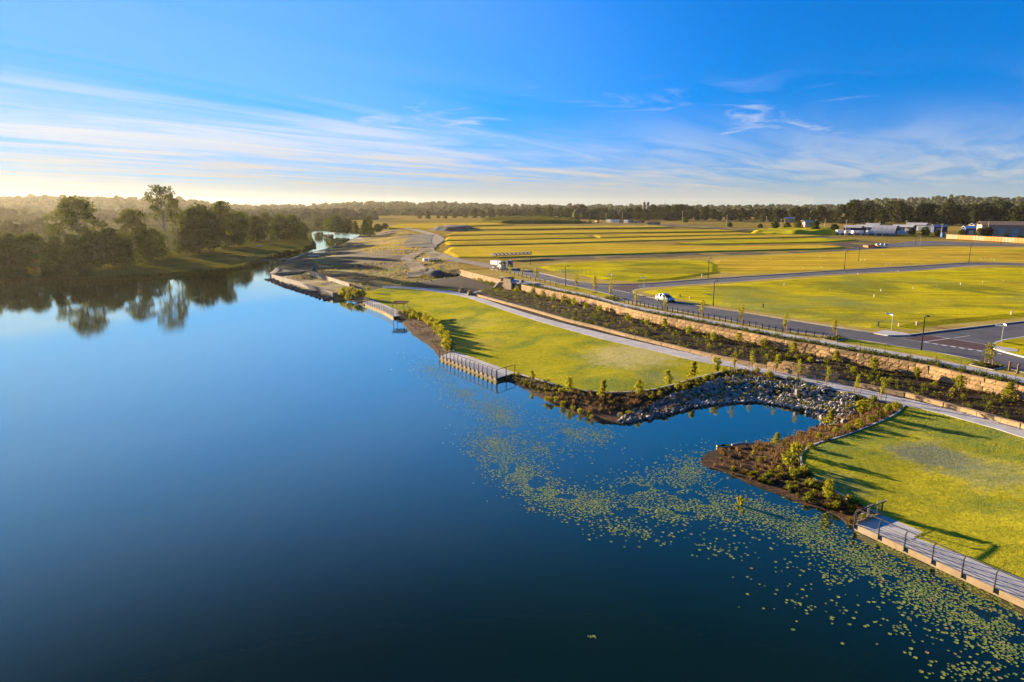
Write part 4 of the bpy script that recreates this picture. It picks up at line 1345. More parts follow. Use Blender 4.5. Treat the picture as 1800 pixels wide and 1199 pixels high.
# young street trees with stakes beside the road
ST = [(883, 478, 17, 'opposite the truck cab'), (897.5, 484, 19, 'below the blue portable toilet'), (918, 489, 20, 'left of the first group of black bollards'), (943, 494, 24, 'behind the end of the bollard fence by the abutment'),
      (1013, 508, 26, 'in a soil ring at the start of the grass strip'), (1045, 515, 30, 'in a soil ring midway along the grass strip'), (1073, 522, 26, 'in the planted bed opposite the side road'),
      (1118, 537, 26, 'at the bollards left of the car'), (1168, 547, 26, 'right in front of the car'), (1232, 559, 33, 'yellowest of the bollard row, right of the car'), (1301, 571, 34, 'midway along the bollard row'),
      (1378, 585, 34, 'near the end of the long bollard row'), (1465, 594, 34, 'standing in the diamond bed by the driveway ramp'), (1737, 644, 42, 'thick and yellow-green in the diamond bed at the junction')]
for i, (px, py, hp, wh) in enumerate(ST):
    root = put_sapling(px, py, Z_VERGE, hp, i, 'young staked street tree ' + wh, 'young street trees', STREET, 4.0, True, 1.7 if px == 1737 else 1.15, 'street_tree')
    if px in (1013, 1045):
        MB().prism([(math.cos(a * .5236) * .7, math.sin(a * .5236) * .7) for a in range(12)], 0, .035).build('soil_ring', M['mulch'], root)

# young trees on the banks and beside the path
def zb2(px, py, z0=.8):
    """height of the planted bank under a pixel"""
    z = z0
    for _ in range(4):
        p = P(px, py, z)
        z = float(bank2.z(p.x, p.y)[0])
    return z
BT = [(936, 672, 22, 0, 'at the corner of the middle deck'), (1000, 694, 34, 0, 'first from the middle deck on the lawn edge'), (1057, 703, 38, 1, 'second from the middle deck on the lawn edge'),
      (1123, 701, 36, 0, 'third from the middle deck on the lawn edge'), (1174, 684, 36, 0, 'fourth from the middle deck, at the bend of the lawn edge'), (1215, 671, 38, 1, 'slim, fifth along the lawn edge where the rocks begin'),
      (1259, 661, 36, 0, 'pale, sixth along the lawn edge above the rocks'), (1455, 884, 46, 0, 'orange-lit, on the bank left of the near deck'), (1362, 785, 27, 1, 'bushy, on the tip of the brown promontory'),
      (1455, 752, 34, 1, 'conical, at the foot of the sunlit rocks'), (1513, 737, 38, 0, 'leafy, beside the sunlit rocks below the path')]
for i, (px, py, hp, cone, wh) in enumerate(BT):
    put_sapling(px, py, zb2(px, py), hp, (1 if cone else (0, 2, 3, 4)[i % 4]), 'young tree ' + wh, 'young trees on the planted banks', sxy=1.35 if i > 7 else 1.05)
PT = [(1290, 655, 40, 'nearest the tip of the long lawn'), (1322, 650, 34, 'second from the tip of the long lawn'), (1364, 656, 34, 'before the start of the raised wall'), (1405, 666, 36, 'before the middle of the raised wall'),
      (1455, 679, 38, 'before the end of the raised wall'), (1505, 692, 36, 'with white stake beyond the raised wall'), (1549, 706, 46, 'tallest, near the lawn corner')]
for i, (px, py, hp, wh) in enumerate(PT):
    put_sapling(px, py, 1.62, hp, i, 'thin staked tree beside the concrete path, ' + wh, 'staked trees beside the path', STREET, 4.0, True, .9)

# shrubs against the retaining wall
WS = [(873, 489, 9), (908, 514, 11), (920, 511, 13), (938, 517, 13), (955, 521, 12), (973, 528, 12), (992, 533, 15), (1009, 537, 15), (1030, 545, 13), (1054, 551, 15), (1067, 549, 10), (1104, 565, 14), (1137, 573, 14), (1170, 580, 21), (1211, 589, 17), (1254, 600, 17), (1298, 604, 20), (1343, 612, 19), (1393, 625, 24), (1470, 640, 25), (1537, 655, 28), (1612, 668, 23), (1685, 688, 30), (1772, 706, 36)]
ret_xy = np.array([(p.x, p.y) for p in ret_line])
for i, (px, py, hp) in enumerate(WS):
    p = P(px, py, 2.65)
    s = hp * p.y / FPX
    root = empty('wall_shrub', p, i * 2.3, 'yellow-green shrub against the sandstone retaining wall, %s from the concrete abutment' % ORD[i], 'shrub', 'shrubs along the retaining wall')
    if hp >= 20:
        t_, c_ = SAP[i % 6]; k_ = s / 3.0; sx_ = 1.5
    else:
        t_, c_ = SHRUB[i % 6]; k_ = s; sx_ = .75
    obj('stem', t_, root, scale=(k_ * sx_, k_ * sx_, k_)); obj('foliage', c_, root, scale=(k_ * sx_, k_ * sx_, k_))

# bigger shrubs singled out in the bed and on the banks
BS = [(1349, 631, 9, 'bed'), (1369, 631, 8, 'bed'), (1384, 632, 10, 'bed'), (1400, 632, 8, 'bed'), (1424, 638, 10, 'bed'), (1410, 629, 6, 'bed'), (1452, 642, 10, 'bed'), (1500, 655, 10, 'bed'), (1625, 683, 8, 'bed'), (1644, 680, 10, 'bed'), (1675, 690, 9, 'bed'),
      (1693, 700, 8, 'bed'), (1722, 694, 8, 'bed'), (1730, 700, 7, 'bed'), (1741, 712, 7, 'bed'), (1762, 710, 9, 'bed'), (1588, 666, 7, 'bed'), (1565, 672, 8, 'bed'), (1530, 668, 8, 'bed'),
      (1272, 655, 8, 'bank'), (1331, 656, 9, 'bank'), (1353, 663, 11, 'bank'), (1388, 669, 8, 'bank'), (1403, 671, 8, 'bank'), (1437, 676, 6, 'bank'), (1488, 690, 8, 'bank'), (1535, 705, 10, 'bank'), (1560, 725, 13, 'bank'), (1575, 720, 14, 'bank'), (1548, 735, 13, 'bank'), (1530, 742, 13, 'bank'), (1510, 752, 15, 'bank'), (1490, 758, 13, 'bank'), (1470, 763, 12, 'bank'),
      (1400, 800, 22, 'bank'), (1388, 820, 26, 'bank'), (1395, 838, 18, 'bank'), (1412, 836, 16, 'bank'), (1425, 790, 12, 'bank'), (1440, 772, 11, 'bank'), (1325, 800, 8, 'bank'), (1335, 812, 9, 'bank'), (1345, 808, 7, 'bank'), (1370, 828, 10, 'bank'), (1428, 855, 14, 'bank'), (1475, 882, 14, 'bank'), (1492, 885, 8, 'bank'), (1340, 792, 7, 'bank'), (1378, 786, 9, 'bank'), (1455, 775, 9, 'bank'),
      (961, 706, 9, 'bank'), (968, 708, 10, 'bank'), (977, 705, 8, 'bank'), (990, 715, 10, 'bank'), (1007, 722, 9, 'bank'), (1020, 728, 10, 'bank'), (1034, 732, 9, 'bank'), (1040, 737, 8, 'bank'), (985, 690, 8, 'bank'), (1090, 733, 8, 'bank'), (1105, 730, 9, 'bank'), (1075, 712, 7, 'bank'), (1145, 702, 8, 'bank'), (1160, 696, 9, 'bank'), (1190, 684, 10, 'bank'), (1203, 682, 9, 'bank'), (1225, 672, 8, 'bank'), (1240, 668, 8, 'bank')]
cnt = {}
for i, (px, py, hp, wh) in enumerate(BS):
    z = 2.35 if wh == 'bed' else zb2(px, py)
    p = P(px, py, z)
    s = hp * p.y / FPX * 1.1
    wz = 'bed' if wh == 'bed' else ('rock' if px >= 1270 and py < 700 else ('prom' if px > 1270 else 'edge'))
    cnt[wz] = cnt.get(wz, -1) + 1
    peers = sorted(q[0] for q in BS if (('bed' if q[3] == 'bed' else ('rock' if q[0] >= 1270 and q[1] < 700 else ('prom' if q[0] > 1270 else 'edge'))) == wz))
    k_ = peers.index(px)
    lab = {'bed': 'leafy green shrub in the dark bed between the sandstone walls, %s from the left', 'rock': 'yellow-green shrub between the path and the cove rocks, %s from the long lawn',
           'prom': 'yellow-green shrub on the promontory bank, %s from its left tip', 'edge': 'yellow-green shrub on the bank below the long lawn, %s from the middle deck'}[wz] % ORD[k_]
    root = empty('shrub', p, i * 1.1, lab, 'shrub', {'bed': 'shrubs in the walled bed', 'rock': 'shrubs above the cove rocks', 'prom': 'shrubs on the promontory', 'edge': 'shrubs below the long lawn'}[wz])
    t_, c_ = SHRUB[i % 6]
    obj('stem', t_, root, scale=s); obj('foliage', c_, root, scale=(s * 1.05, s * 1.05, s))
# dense row of yellow-green plants along the bank by the far deck
rr = random.Random(9)
for i in range(34):
    f = i / 33
    p, t_ = along(kerb_w, f * arc(kerb_w)[-1] * .97 + .2)
    n = Vector((t_.y, -t_.x, 0))
    q = p + n * rr.uniform(.35, 1.5); q.z = float(bank1.z(q.x, q.y)[0]) - .03
    s = rr.uniform(1.1, 1.9)
    root = empty('bank_shrub', q, i, 'upright yellow-green shrub in the dense bank row, %s from the far deck' % ORD[i], 'shrub', 'dense shrub row by the far deck')
    t2, c2 = SHRUB[i % 6]
    obj('stem', t2, root, scale=s); obj('foliage', c2, root, scale=(s * .8, s * .8, s))

# tussocks: countable on the near promontory
def scatter(reg, n, zoff=-.02, cond=None, r=None):
    r = r or rng
    X, Y = reg.sample(n, r)
    Z = reg.z(X, Y) + zoff
    if cond is not None:
        k = cond(X, Y, Z); X, Y, Z = X[k], Y[k], Z[k]
    return X, Y, Z
def joined(name, protos, X, Y, Z, S, seed, label, cat, mats=None, parent=None):
    """one mesh of many little plants"""
    r = np.random.default_rng(seed)
    out_v, out_f, off = [], [], 0
    pv = [(np.array([v.co[:] for v in m.vertices]), [list(q.vertices) for q in m.polygons]) for m in protos]
    for x, y, z, s in zip(X, Y, Z, S):
        v, f = pv[r.integers(len(pv))]
        a = r.uniform(0, 6.28); c, s_ = math.cos(a), math.sin(a)
        q = np.stack([(v[:, 0] * c - v[:, 1] * s_) * s + x, (v[:, 0] * s_ + v[:, 1] * c) * s + y, v[:, 2] * s + z], 1)
        out_v.append(q); out_f += [[i + off for i in ff] for ff in f]; off += len(v)
    o = obj(name, mesh_np(name, np.concatenate(out_v), out_f, protos[0].materials[0]), parent)
    return tag(o, label, cat, kind='stuff')
land2 = lambda X, Y, Z: Z > .06
X, Y, Z = scatter(bank2, 6600, cond=land2)
kk = len(X)
dsh = np.sqrt(((X[:, None] - np.array([p.x for p in kerb_b])[None]) ** 2 + (Y[:, None] - np.array([p.y for p in kerb_b])[None]) ** 2)).min(1)
order = np.argsort(np.hypot(X, Y))
for c_i, i in enumerate(order[:110]):
    me = (DRY + TUS)[(c_i * 5) % 7]
    o = obj('tussock', me, None, (X[i], Y[i], Z[i]), c_i, float(rng.uniform(.5, 1.15)))
    dry = me in DRY
    tag(o, ('small brown tussock' if dry else 'small green tussock') + ' in the mulch of the brown promontory', 'tussock', 'brown tussocks on the promontory' if dry else 'green tussocks on the promontory')
rest = order[110:3000]
h_ = len(rest) // 2
TSM = [tussock_mesh('ts', 300 + i, .45, .45, 16, 'shrubleaf') for i in range(3)]
DSM = [tussock_mesh('ds', 310 + i, .35, .45, 14, 'drytuft') for i in range(3)]
joined('ground_cover', DSM, X[rest[:h_]], Y[rest[:h_]], Z[rest[:h_]], rng.uniform(.7, 1.6, h_), 1, 'brown ground cover on the cove banks', 'ground cover')
joined('ground_cover', TSM, X[rest[h_:]], Y[rest[h_:]], Z[rest[h_:]], rng.uniform(.5, 1.2, len(rest) - h_), 2, 'green ground cover on the cove banks', 'ground cover')
X, Y, Z = scatter(bank1, 500, cond=land2)
joined('ground_cover', DSM + TSM[:0], X, Y, Z, rng.uniform(.6, 1.4, len(X)), 3, 'brown ground cover on the bank between the far and middle decks', 'ground cover')
# planted bed between the walls: rows of low plants
X, Y, Z = scatter(bed, 9000)
k = len(X)
gsel = rng.uniform(0, 1, k) < .55 - .25 * vnoise(X, Y, .25, 4)
BSM = [shrub_mesh('bs', 320 + i, .45, .32, 26, .085, 'hedgeleaf')[1] for i in range(3)]
joined('ground_cover', BSM, X[gsel], Y[gsel], Z[gsel], rng.uniform(.6, 1.5, gsel.sum()), 5, 'low dark green plants covering the bed between the two stone walls', 'ground cover')
joined('ground_cover', DSM, X[~gsel], Y[~gsel], Z[~gsel], rng.uniform(.5, 1.1, (~gsel).sum()), 6, 'low brown plants in the bed between the two stone walls', 'ground cover')
Y2 = [shrub_mesh('ys', 330 + i, .5, .34, 22, .085, 'youngleaf')[1] for i in range(3)]
X, Y, Z = scatter(bed, 800)
joined('ground_cover', Y2, X, Y, Z, rng.uniform(.5, 1.2, len(X)), 7, 'scattered yellow-green plants in the bed between the two stone walls', 'ground cover')
fe = Region([P(a, b, 2.45) for a, b in ((815, 484), (850, 489.5), (884, 500), (884, 508), (862, 505), (846, 499))], None)
X, Y = fe.sample(260)
Z = apron.z(X, Y)
joined('ground_cover', BSM, X, Y, Z, rng.uniform(.8, 2.2, len(X)), 9, 'green plants at the foot of the far end of the retaining wall', 'ground cover')
# hedge planting on top of the wall
X, Y = hs_r.sample(20000)
Z = np.full(len(X), Z_VERGE)
k = np.arange(len(X)) < 3600
joined('ground_cover', BSM, X[k], Y[k], Z[k], rng.uniform(.55, 1.15, k.sum()), 8, 'dark low hedge planting along the top of the retaining wall', 'hedge')
for pl, sd, wh in ((PL1, 1, 'by the driveway ramp'), (PL2, 2, 'at the junction'), (PL3, 3, 'opposite the side road')):
    rg = Region(pl, None)
    X, Y = rg.sample(110)
    joined('ground_cover', BSM, X, Y, np.full(len(X), Z_VERGE + .03), rng.uniform(.5, 1.0, len(X)), 20 + sd, 'low plants in the diamond bed ' + wh, 'ground cover')
# strip between path and low wall
mid = [(a + b) / 2 for a, b in zip(densify(path_up, 2.0)[::1], densify(path_up, 2.0))]
X, Y, Z = [], [], []
dlo = arc(low_line)
for k in range(260):
    p, t_ = along(low_line, rng.uniform(0, dlo[-1]), dlo)
    q = p - Vector((-t_.y, t_.x, 0)) * rng.uniform(.45, .8)
    X.append(q.x); Y.append(q.y); Z.append(1.66)
joined('ground_cover', DSM, X, Y, Z, rng.uniform(.4, .8, len(X)), 30, 'sparse plants at the foot of the low sandstone wall', 'ground cover')

# grass of the near lawns: short blades standing up from the ground
def lawn_blades(reg, name, dens, label, seed, smax):
    r = np.random.default_rng(seed)
    B = reg.B
    area = abs(np.sum(B[:, 0] * np.roll(B[:, 1], -1) - np.roll(B[:, 0], -1) * B[:, 1])) / 2
    bb = np.prod(B[:, :2].max(0) - B[:, :2].min(0))
    X, Y = reg.sample(int(dens * bb), r)
    d = np.hypot(X, Y)
    k = r.uniform(0, 1, len(X)) < np.clip((45 / d) ** 1.3, .08, 1)
    X, Y = X[k], Y[k]
    d = np.hypot(X, Y)
    Z = reg.z(X, Y) - .01
    n = len(X)
    a = r.uniform(0, 2 * math.pi, n)
    hh = r.uniform(.015, .042, n) * np.clip(d / 60, 1, smax); ww = r.uniform(.014, .036, n) * np.clip(d / 55, 1, smax)
    ln = r.normal(size=(n, 2)) * .5
    c, s_ = np.cos(a), np.sin(a)
    b0 = np.stack([X - c * ww, Y - s_ * ww, Z], 1); b1 = np.stack([X + c * ww, Y + s_ * ww, Z], 1)
    t1 = np.stack([X + c * ww * .5 + ln[:, 0] * hh, Y + s_ * ww * .5 + ln[:, 1] * hh, Z + hh], 1)
    t0 = np.stack([X - c * ww * .5 + ln[:, 0] * hh, Y - s_ * ww * .5 + ln[:, 1] * hh, Z + hh * .8], 1)
    V = np.stack([b0, b1, t1, t0], 1).reshape(-1, 3)
    o = obj(name, mesh_np(name, V, np.arange(4 * n).reshape(n, 4), M['blade']))
    tag(o, label, 'grass', kind='stuff')
    return n
nB = lawn_blades(regB, 'lawn_grass', 90, 'short grass of the near lawn', 1, 1.6)
nA = lawn_blades(regA, 'lawn_grass', 90, 'short grass of the long lakeside lawn', 2, 1.5)
print('blades', nA, nB)

# weeds on the bare ground
X, Y, Z = scatter(dirt, 30000)
cl_ = vnoise(X, Y, .035, 5) + .6 * vnoise(X * .6, Y, .12, 6)
k = (cl_ > .12) & (Z > .3)
X, Y, Z = X[k], Y[k], Z[k]
WD = [tussock_mesh('wd', 340 + i, .38, 1.0, 7, 'weed') for i in range(4)]
joined('weeds', WD, X, Y, Z, rng.uniform(.6, 1.7, len(X)), 40, 'yellow weeds growing over the bare construction ground', 'weeds')
# reeds and bushes along the weir corner and the left waterline
for i, (px, py, hp, lab) in enumerate([(604, 517, 13, 'green bush at the end of the concrete weir wall'), (616, 519, 16, 'tall bush left of the far deck'), (628, 523, 15, 'bush touching the left end of the far deck'), (612, 528, 12, 'yellow shrub at the waterline left of the far deck'), (600, 524, 12, 'low shrub below the weir wall end'), (636, 524, 16, 'shrub behind the left end of the far deck'), (648, 512, 9, 'low bush beside the far end of the path'), (478, 466, 9, 'small bush in the channel below the concrete footbridge'), (490, 463, 8, 'reedy bush under the concrete footbridge')]):
    p = P(px, py, .3)
    z = float(dirt.z(p.x, p.y)[0]) if px > 500 else .05
    p = P(px, py, max(.05, z))
    s = hp * p.y / FPX
    root = empty('waterside_bush', p, i * 2.0, lab, 'bush', 'bushes beside the weir')
    t_, c_ = SHRUB[i % 6]
    obj('stem', t_, root, scale=s); obj('foliage', c_, root, scale=(s, s, s))

# reeds along the far waterline
rX, rY, rZ = [], [], []
dls = arc(lshore)
for k in range(2600):
    p, t_ = along(lshore, rng.uniform(0, dls[-1] * .82), dls)
    q = p + Vector((-t_.y, t_.x, 0)) * rng.uniform(-.6, 1.6)
    rX.append(q.x); rY.append(q.y); rZ.append(-.05)
RD = [tussock_mesh('rd', 360 + i, 1.5, 1.2, 10, 'hedgeleaf') for i in range(3)]
joined('reeds', RD, rX, rY, rZ, rng.uniform(.5, 1.25, len(rX)), 50, 'dark fringe of reeds along the waterline of the far bank', 'reeds')
# rocks of the cove
def rock_mesh(seed, mat):
    import bmesh
    r = np.random.default_rng(seed)
    bm = bmesh.new()
    bmesh.ops.create_icosphere(bm, subdivisions=1, radius=.5)
    for v in bm.verts:
        v.co *= float(r.uniform(.72, 1.15))
        v.co.z *= .75
    me = bpy.data.meshes.new('stone'); bm.to_mesh(me); bm.free()
    me.materials.append(mat)
    return me
RK = [rock_mesh(200 + i, M['rock']) for i in range(8)]
ROCKTOP = [(1085, 741), (1110, 725), (1150, 707), (1190, 692), (1220, 681), (1260, 669), (1300, 662), (1340, 664), (1380, 671), (1420, 674), (1450, 680), (1478, 691), (1500, 706), (1505, 722), (1490, 740), (1462, 752)]
rpts = [P(a, b, zb2(a, b)) for a, b in ROCKTOP]
i_a = min(range(len(shore_2)), key=lambda i: (shore_2[i].xy - P(1085, 745, 0).xy).length)
i_b = min(range(len(shore_2)), key=lambda i: (shore_2[i].xy - P(1436, 752, 0).xy).length)
rreg = Region(rpts + shore_2[i_a:i_b + 1][::-1], None)
X, Y = rreg.sample(20000)
Z = bank2.z(X, Y)
# poisson-like thinning
kept = []
cell = {}
for i in range(len(X)):
    ci = (int(X[i] / .29), int(Y[i] / .29))
    ok = True
    for dx in (-1, 0, 1):
        for dy in (-1, 0, 1):
            for j in cell.get((ci[0] + dx, ci[1] + dy), ()):
                if (X[i] - X[j]) ** 2 + (Y[i] - Y[j]) ** 2 < .27 ** 2: ok = False
    if ok:
        cell.setdefault(ci, []).append(i); kept.append(i)
kept.sort(key=lambda i: math.hypot(X[i], Y[i]))
rip = empty('rock_revetment', P(1300, 690, .6), label='bank of loose grey rocks lining the small cove', cat='rocks')
r0 = rip.location
def rot_rand(o, r):
    o.rotation_euler = (r.uniform(0, 6.28), r.uniform(0, 6.28), r.uniform(0, 6.28))
rr = random.Random(4)
for i in kept[:300]:
    s = rr.uniform(.26, .56) * (1.45 if rr.random() < .12 else 1)
    o = obj('stone', RK[rr.randrange(8)], rip, (X[i] - r0.x, Y[i] - r0.y, Z[i] + .08 - r0.z), 0, (s * rr.uniform(.8, 1.3), s, s * rr.uniform(.7, 1.1)))
    rot_rand(o, rr)
vs_, fs_ = [], []
for i in kept[300:]:
    me = RK[rr.randrange(8)]; b = len(vs_)
    s = rr.uniform(.26, .56) * (1.45 if rr.random() < .12 else 1)
    mt = Matrix.Translation((X[i] - r0.x, Y[i] - r0.y, Z[i] + .08 - r0.z)) @ Matrix.Rotation(rr.uniform(0, 6), 4, 'X') @ Matrix.Rotation(rr.uniform(0, 6), 4, 'Z') @ Matrix.Diagonal((s * rr.uniform(.8, 1.3), s, s * rr.uniform(.7, 1.1), 1))
    vs_ += [tuple(mt @ v.co) for v in me.vertices]
    fs_ += [[b + k for k in q.vertices] for q in me.polygons]
tag(obj('far_stones', mesh_np('far_stones', vs_, fs_, M['rock']), rip), kind='stuff')
print('rocks', len(kept))
# a few loose stones at the near deck end, the weir toe and the promontory waterline
def loose(pts_px, z, group, label, smin, smax):
    for k, (px, py) in enumerate(pts_px):
        p = P(px, py, z)
        o = obj('boulder', RK[k % 8], None, p, k * 1.7, rr.uniform(smin, smax))
        tag(o, label + ', %s in the heap' % ORD[k], 'stone', group)
loose([(1512, 918), (1516, 912), (1522, 914), (1527, 909), (1534, 907), (1519, 906), (1530, 903), (1508, 923), (1541, 904)], .35, 'stones at the near deck end', 'sunlit stone at the left end of the near deck', .3, .55)
vs_, fs_ = [], []
toe = L([(478, 490), (500, 498.5), (540, 511.5), (586, 526)], .1, 1.0)
for k in range(420):
    p, t_ = along(toe, rr.uniform(0, arc(toe)[-1]))
    p = p + Vector((t_.y, -t_.x, 0)) * rr.uniform(-.1, 2.2)
    me = RK[rr.randrange(8)]; b = len(vs_); s = rr.uniform(.4, .9)
    mt = Matrix.Translation((p.x, p.y, rr.uniform(0, .2))) @ Matrix.Rotation(rr.uniform(0, 6), 4, 'X') @ Matrix.Rotation(rr.uniform(0, 6), 4, 'Z') @ Matrix.Scale(s, 4)
    vs_ += [tuple(mt @ v.co) for v in me.vertices]; fs_ += [[b + i for i in q.vertices] for q in me.polygons]
M['darkrock'] = mat_basic('dark_rock', [(.06, .055, .05), (.12, .105, .09)], 1.3, .9)
tag(obj('rubble', mesh_np('rubble', vs_, fs_, M['darkrock'])), 'dark rubble at the foot of the long weir wall', 'rubble', kind='stuff')

# ------------------------------------------------------------------ water lilies
def pad_mesh(seed):
    r = random.Random(seed)
    n = 9
    v = [(0, 0, .004)]
    for i in range(n + 1):
        a = .3 + (2 * math.pi - .5) * i / n
        q = r.uniform(.9, 1.08)
        v.append((math.cos(a) * .5 * q, math.sin(a) * .5 * q, .006 + r.uniform(0, .03)))
    return mesh_np('lily_pad', v, [[0, i + 1, i + 2] for i in range(n)], M['pad'])
PADS = [pad_mesh(i) for i in range(5)]
# density blobs in the drifting raft: (centre x, y, radius x, y, tilt deg, count)
BLOBS = [(815, 690, 60, 26, 25, 500), (880, 730, 60, 30, 40, 800), (870, 780, 50, 28, 10, 620), (910, 830, 60, 34, 25, 800), (960, 870, 60, 26, 20, 620), (1040, 885, 70, 26, 8, 650), (1130, 860, 60, 34, -10, 560), (1210, 830, 55, 34, -15, 540),
         (1250, 890, 75, 30, 12, 620), (1340, 900, 70, 26, 15, 560), (1420, 935, 80, 30, 18, 700), (1520, 985, 80, 30, 24, 760), (1620, 1040, 90, 36, 26, 900), (1720, 1080, 80, 44, 26, 800), (1770, 1140, 50, 40, 20, 330),
         (1560, 955, 50, 14, 26, 240), (1680, 1010, 70, 14, 27, 420), (1180, 900, 60, 22, 5, 300), (1000, 760, 60, 20, 20, 260), (1050, 765, 40, 14, 10, 160), (760, 650, 50, 18, 20, 240), (1300, 795, 40, 10, -8, 120), (1380, 770, 40, 7, -12, 60),
         (1260, 815, 30, 14, 20, 0), (960, 790, 60, 20, 10, 160), (1100, 930, 90, 20, 10, 120), (1450, 1010, 110, 40, 25, 60), (1600, 1110, 120, 50, 25, 50), (1400, 1060, 160, 50, 20, 25), (830, 800, 20, 8, 0, 25), (1043, 1120, 8, 3, 0, 4), (1700, 1180, 60, 20, 0, 50), (1240, 960, 100, 20, 15, 40)]
rl = np.random.default_rng(12)
pads = []
land_polys = [bank2.b, bank1.b, [D3[0], D3[1], Vector((200, 10, 0))] + D3_back[::-1][:0] + [D3_back[0], D3_back[1], D3_back[2], D3_back[3]], [D2[0], D2[1], D2_back[0], D2_back[1]]]
for (cx, cy, rx, ry, tl, n) in BLOBS:
    n = int(n * 2.2); a = rl.uniform(0, 2 * math.pi, n); q = np.abs(rl.normal(0, .62, n))
    ex, ey = np.cos(a) * q * rx, np.sin(a) * q * ry
    c, s_ = math.cos(R(tl)), math.sin(R(tl))
    for x, y in zip(cx + ex * c - ey * s_, cy + ex * s_ + ey * c):
        if y > 600: pads.append(P(x, y, .0))
PX = np.array([p.x for p in pads]); PY = np.array([p.y for p in pads])
# gather into drifts
dens = vnoise(PX, PY, .45, 21) + .6 * vnoise(PX, PY, 1.3, 22)
ok = (dens > -.62)
for pl in land_polys: ok &= ~inside(pl, PX, PY)
PX, PY = PX[ok], PY[ok]
# no overlaps
cell, sel, PS = {}, [], []
for i in rl.permutation(len(PX)):
    s = rl.uniform(.09, .24)
    ci = (int(PX[i] / .4), int(PY[i] / .4)); good = True
    for dx in (-1, 0, 1):
        for dy in (-1, 0, 1):
            for j, sj in cell.get((ci[0] + dx, ci[1] + dy), ()):
                if math.hypot(PX[i] - PX[j], PY[i] - PY[j]) < (s + sj) * .42: good = False
    if good:
        cell.setdefault(ci, []).append((i, s)); sel.append((i, s))
sel.sort(key=lambda q: math.hypot(PX[q[0]], PY[q[0]]) / q[1] ** .5)
print('pads', len(sel))
vs_, fs_ = [], []
shown = 0
for i, s in sel:
    a = rl.uniform(0, 6.28)
    p = Vector((PX[i], PY[i], .012))
    px_ = 900 + p.x / (p.y * math.cos(PITCH) + CAM_H * math.sin(PITCH)) * FPX
    if shown < 300 and px_ < 1790:
        o = obj('lily_pad', PADS[shown % 5], None, p, a, s)
        tag(o, 'round green lily pad floating in the raft beside the near deck', 'lily pad', 'lily pads floating near the near deck')
        shown += 1
    else:
        me = PADS[shown % 5 if False else rl.integers(5)]; b = len(vs_)
        mt = Matrix.Translation(p) @ Matrix.Rotation(a, 4, 'Z') @ Matrix.Scale(s, 4)
        vs_ += [tuple(mt @ v.co) for v in me.vertices]; fs_ += [[b + k for k in q.vertices] for q in me.polygons]
tag(obj('lily_pads', mesh_np('lily_pads', vs_, fs_, M['pad'])), 'long raft of small lily pads drifting across the dark lake', 'lily pads', kind='stuff')

# ------------------------------------------------------------------ decks and railings
def railing(name, line, spacing, label, h=1.15, lean=.18, inward=1, wires=5, end_bend=True):
    """flat posts on the outer face, bent inwards at the top, with a handrail and thin rails.  line runs along the outer edge; inward=+1 left"""
    root = empty(name, line[0], label=label, cat='railing')
    o0 = Vector(line[0])
    d = arc(line); n = max(2, round(d[-1] / spacing)) + 1
    tops, lows = [], []
    for k in range(n):
        p, t_ = along(line, d[-1] * k / (n - 1), d)
        nn = Vector((-t_.y, t_.x, 0)) * inward
        ang = math.atan2(t_.y, t_.x)
        b = p - nn * .07 + Vector((0, 0, -.28)) - o0
        m1 = p - nn * .07 + Vector((0, 0, h - lean)) - o0
        t1 = p + nn * (lean - .07) + Vector((0, 0, h)) - o0
        m = MB()
        hw = t_ * .025; dp = nn * .07
        for a, c in ((b, m1), (m1, t1)):
            m.loft([[a - hw - dp, a + hw - dp, a + hw + dp * .6, a - hw + dp * .6], [c - hw - dp * .7, c + hw - dp * .7, c + hw + dp * .5, c - hw + dp * .5]])
        m.build('post', M['steel'], root)
        tops.append(t1)
        lows.append((p - nn * .05 - o0, m1))
    MB().path(tops, .04, 6).build('handrail', M['steel'], root)
    for w_ in range(wires):
        f = (w_ + .6) / (wires + .5)
        pts = [Vector((a.x, a.y, a.z + (b.z - a.z) * f)) for a, b in lows]
        MB().path(pts, .013, 4).build('rail', M['steel'], root)
    return root


def deck(name, poly, front_n, label, thick=.42, z=Z_DECK):
    root = empty(name, poly[0].xy.to_3d(), label=label, cat='deck')
    o0 = root.location
    pl = [Vector((p.x - o0.x, p.y - o0.y)) for p in poly]
    c = sum(pl, Vector((0, 0))) / len(pl)
    MB().prism(pl, z - .16, z + .02).build('slab', M['concrete'], root)
    inner = [c + (p - c) * .985 for p in pl]
    MB().prism(inner, -.6, z - .16).build('base', M['oldconcrete'], root)
    # pale fascia beam along the water edge
    for a, b in zip(pl[:front_n], pl[1:front_n + 1]):
        t_ = (b - a).normalized(); n = Vector((t_.y, -t_.x)) * .05
        q = [a, a + n * 1.0, b + n * 1.0, b]
        MB().prism(q, z - thick, z + .03).build('fascia', M['paleconcrete'], root)
    return root

deck('viewing_deck', D3 + D3_back, 1, 'long pale concrete deck along the near lawn beside the lily pads')
deck('viewing_deck', D2 + D2_back, 1, 'middle concrete deck jutting from the long lawn into the lake')
deck('viewing_deck', D1 + D1_back, 2, 'far angled concrete deck with the slatted shelter')
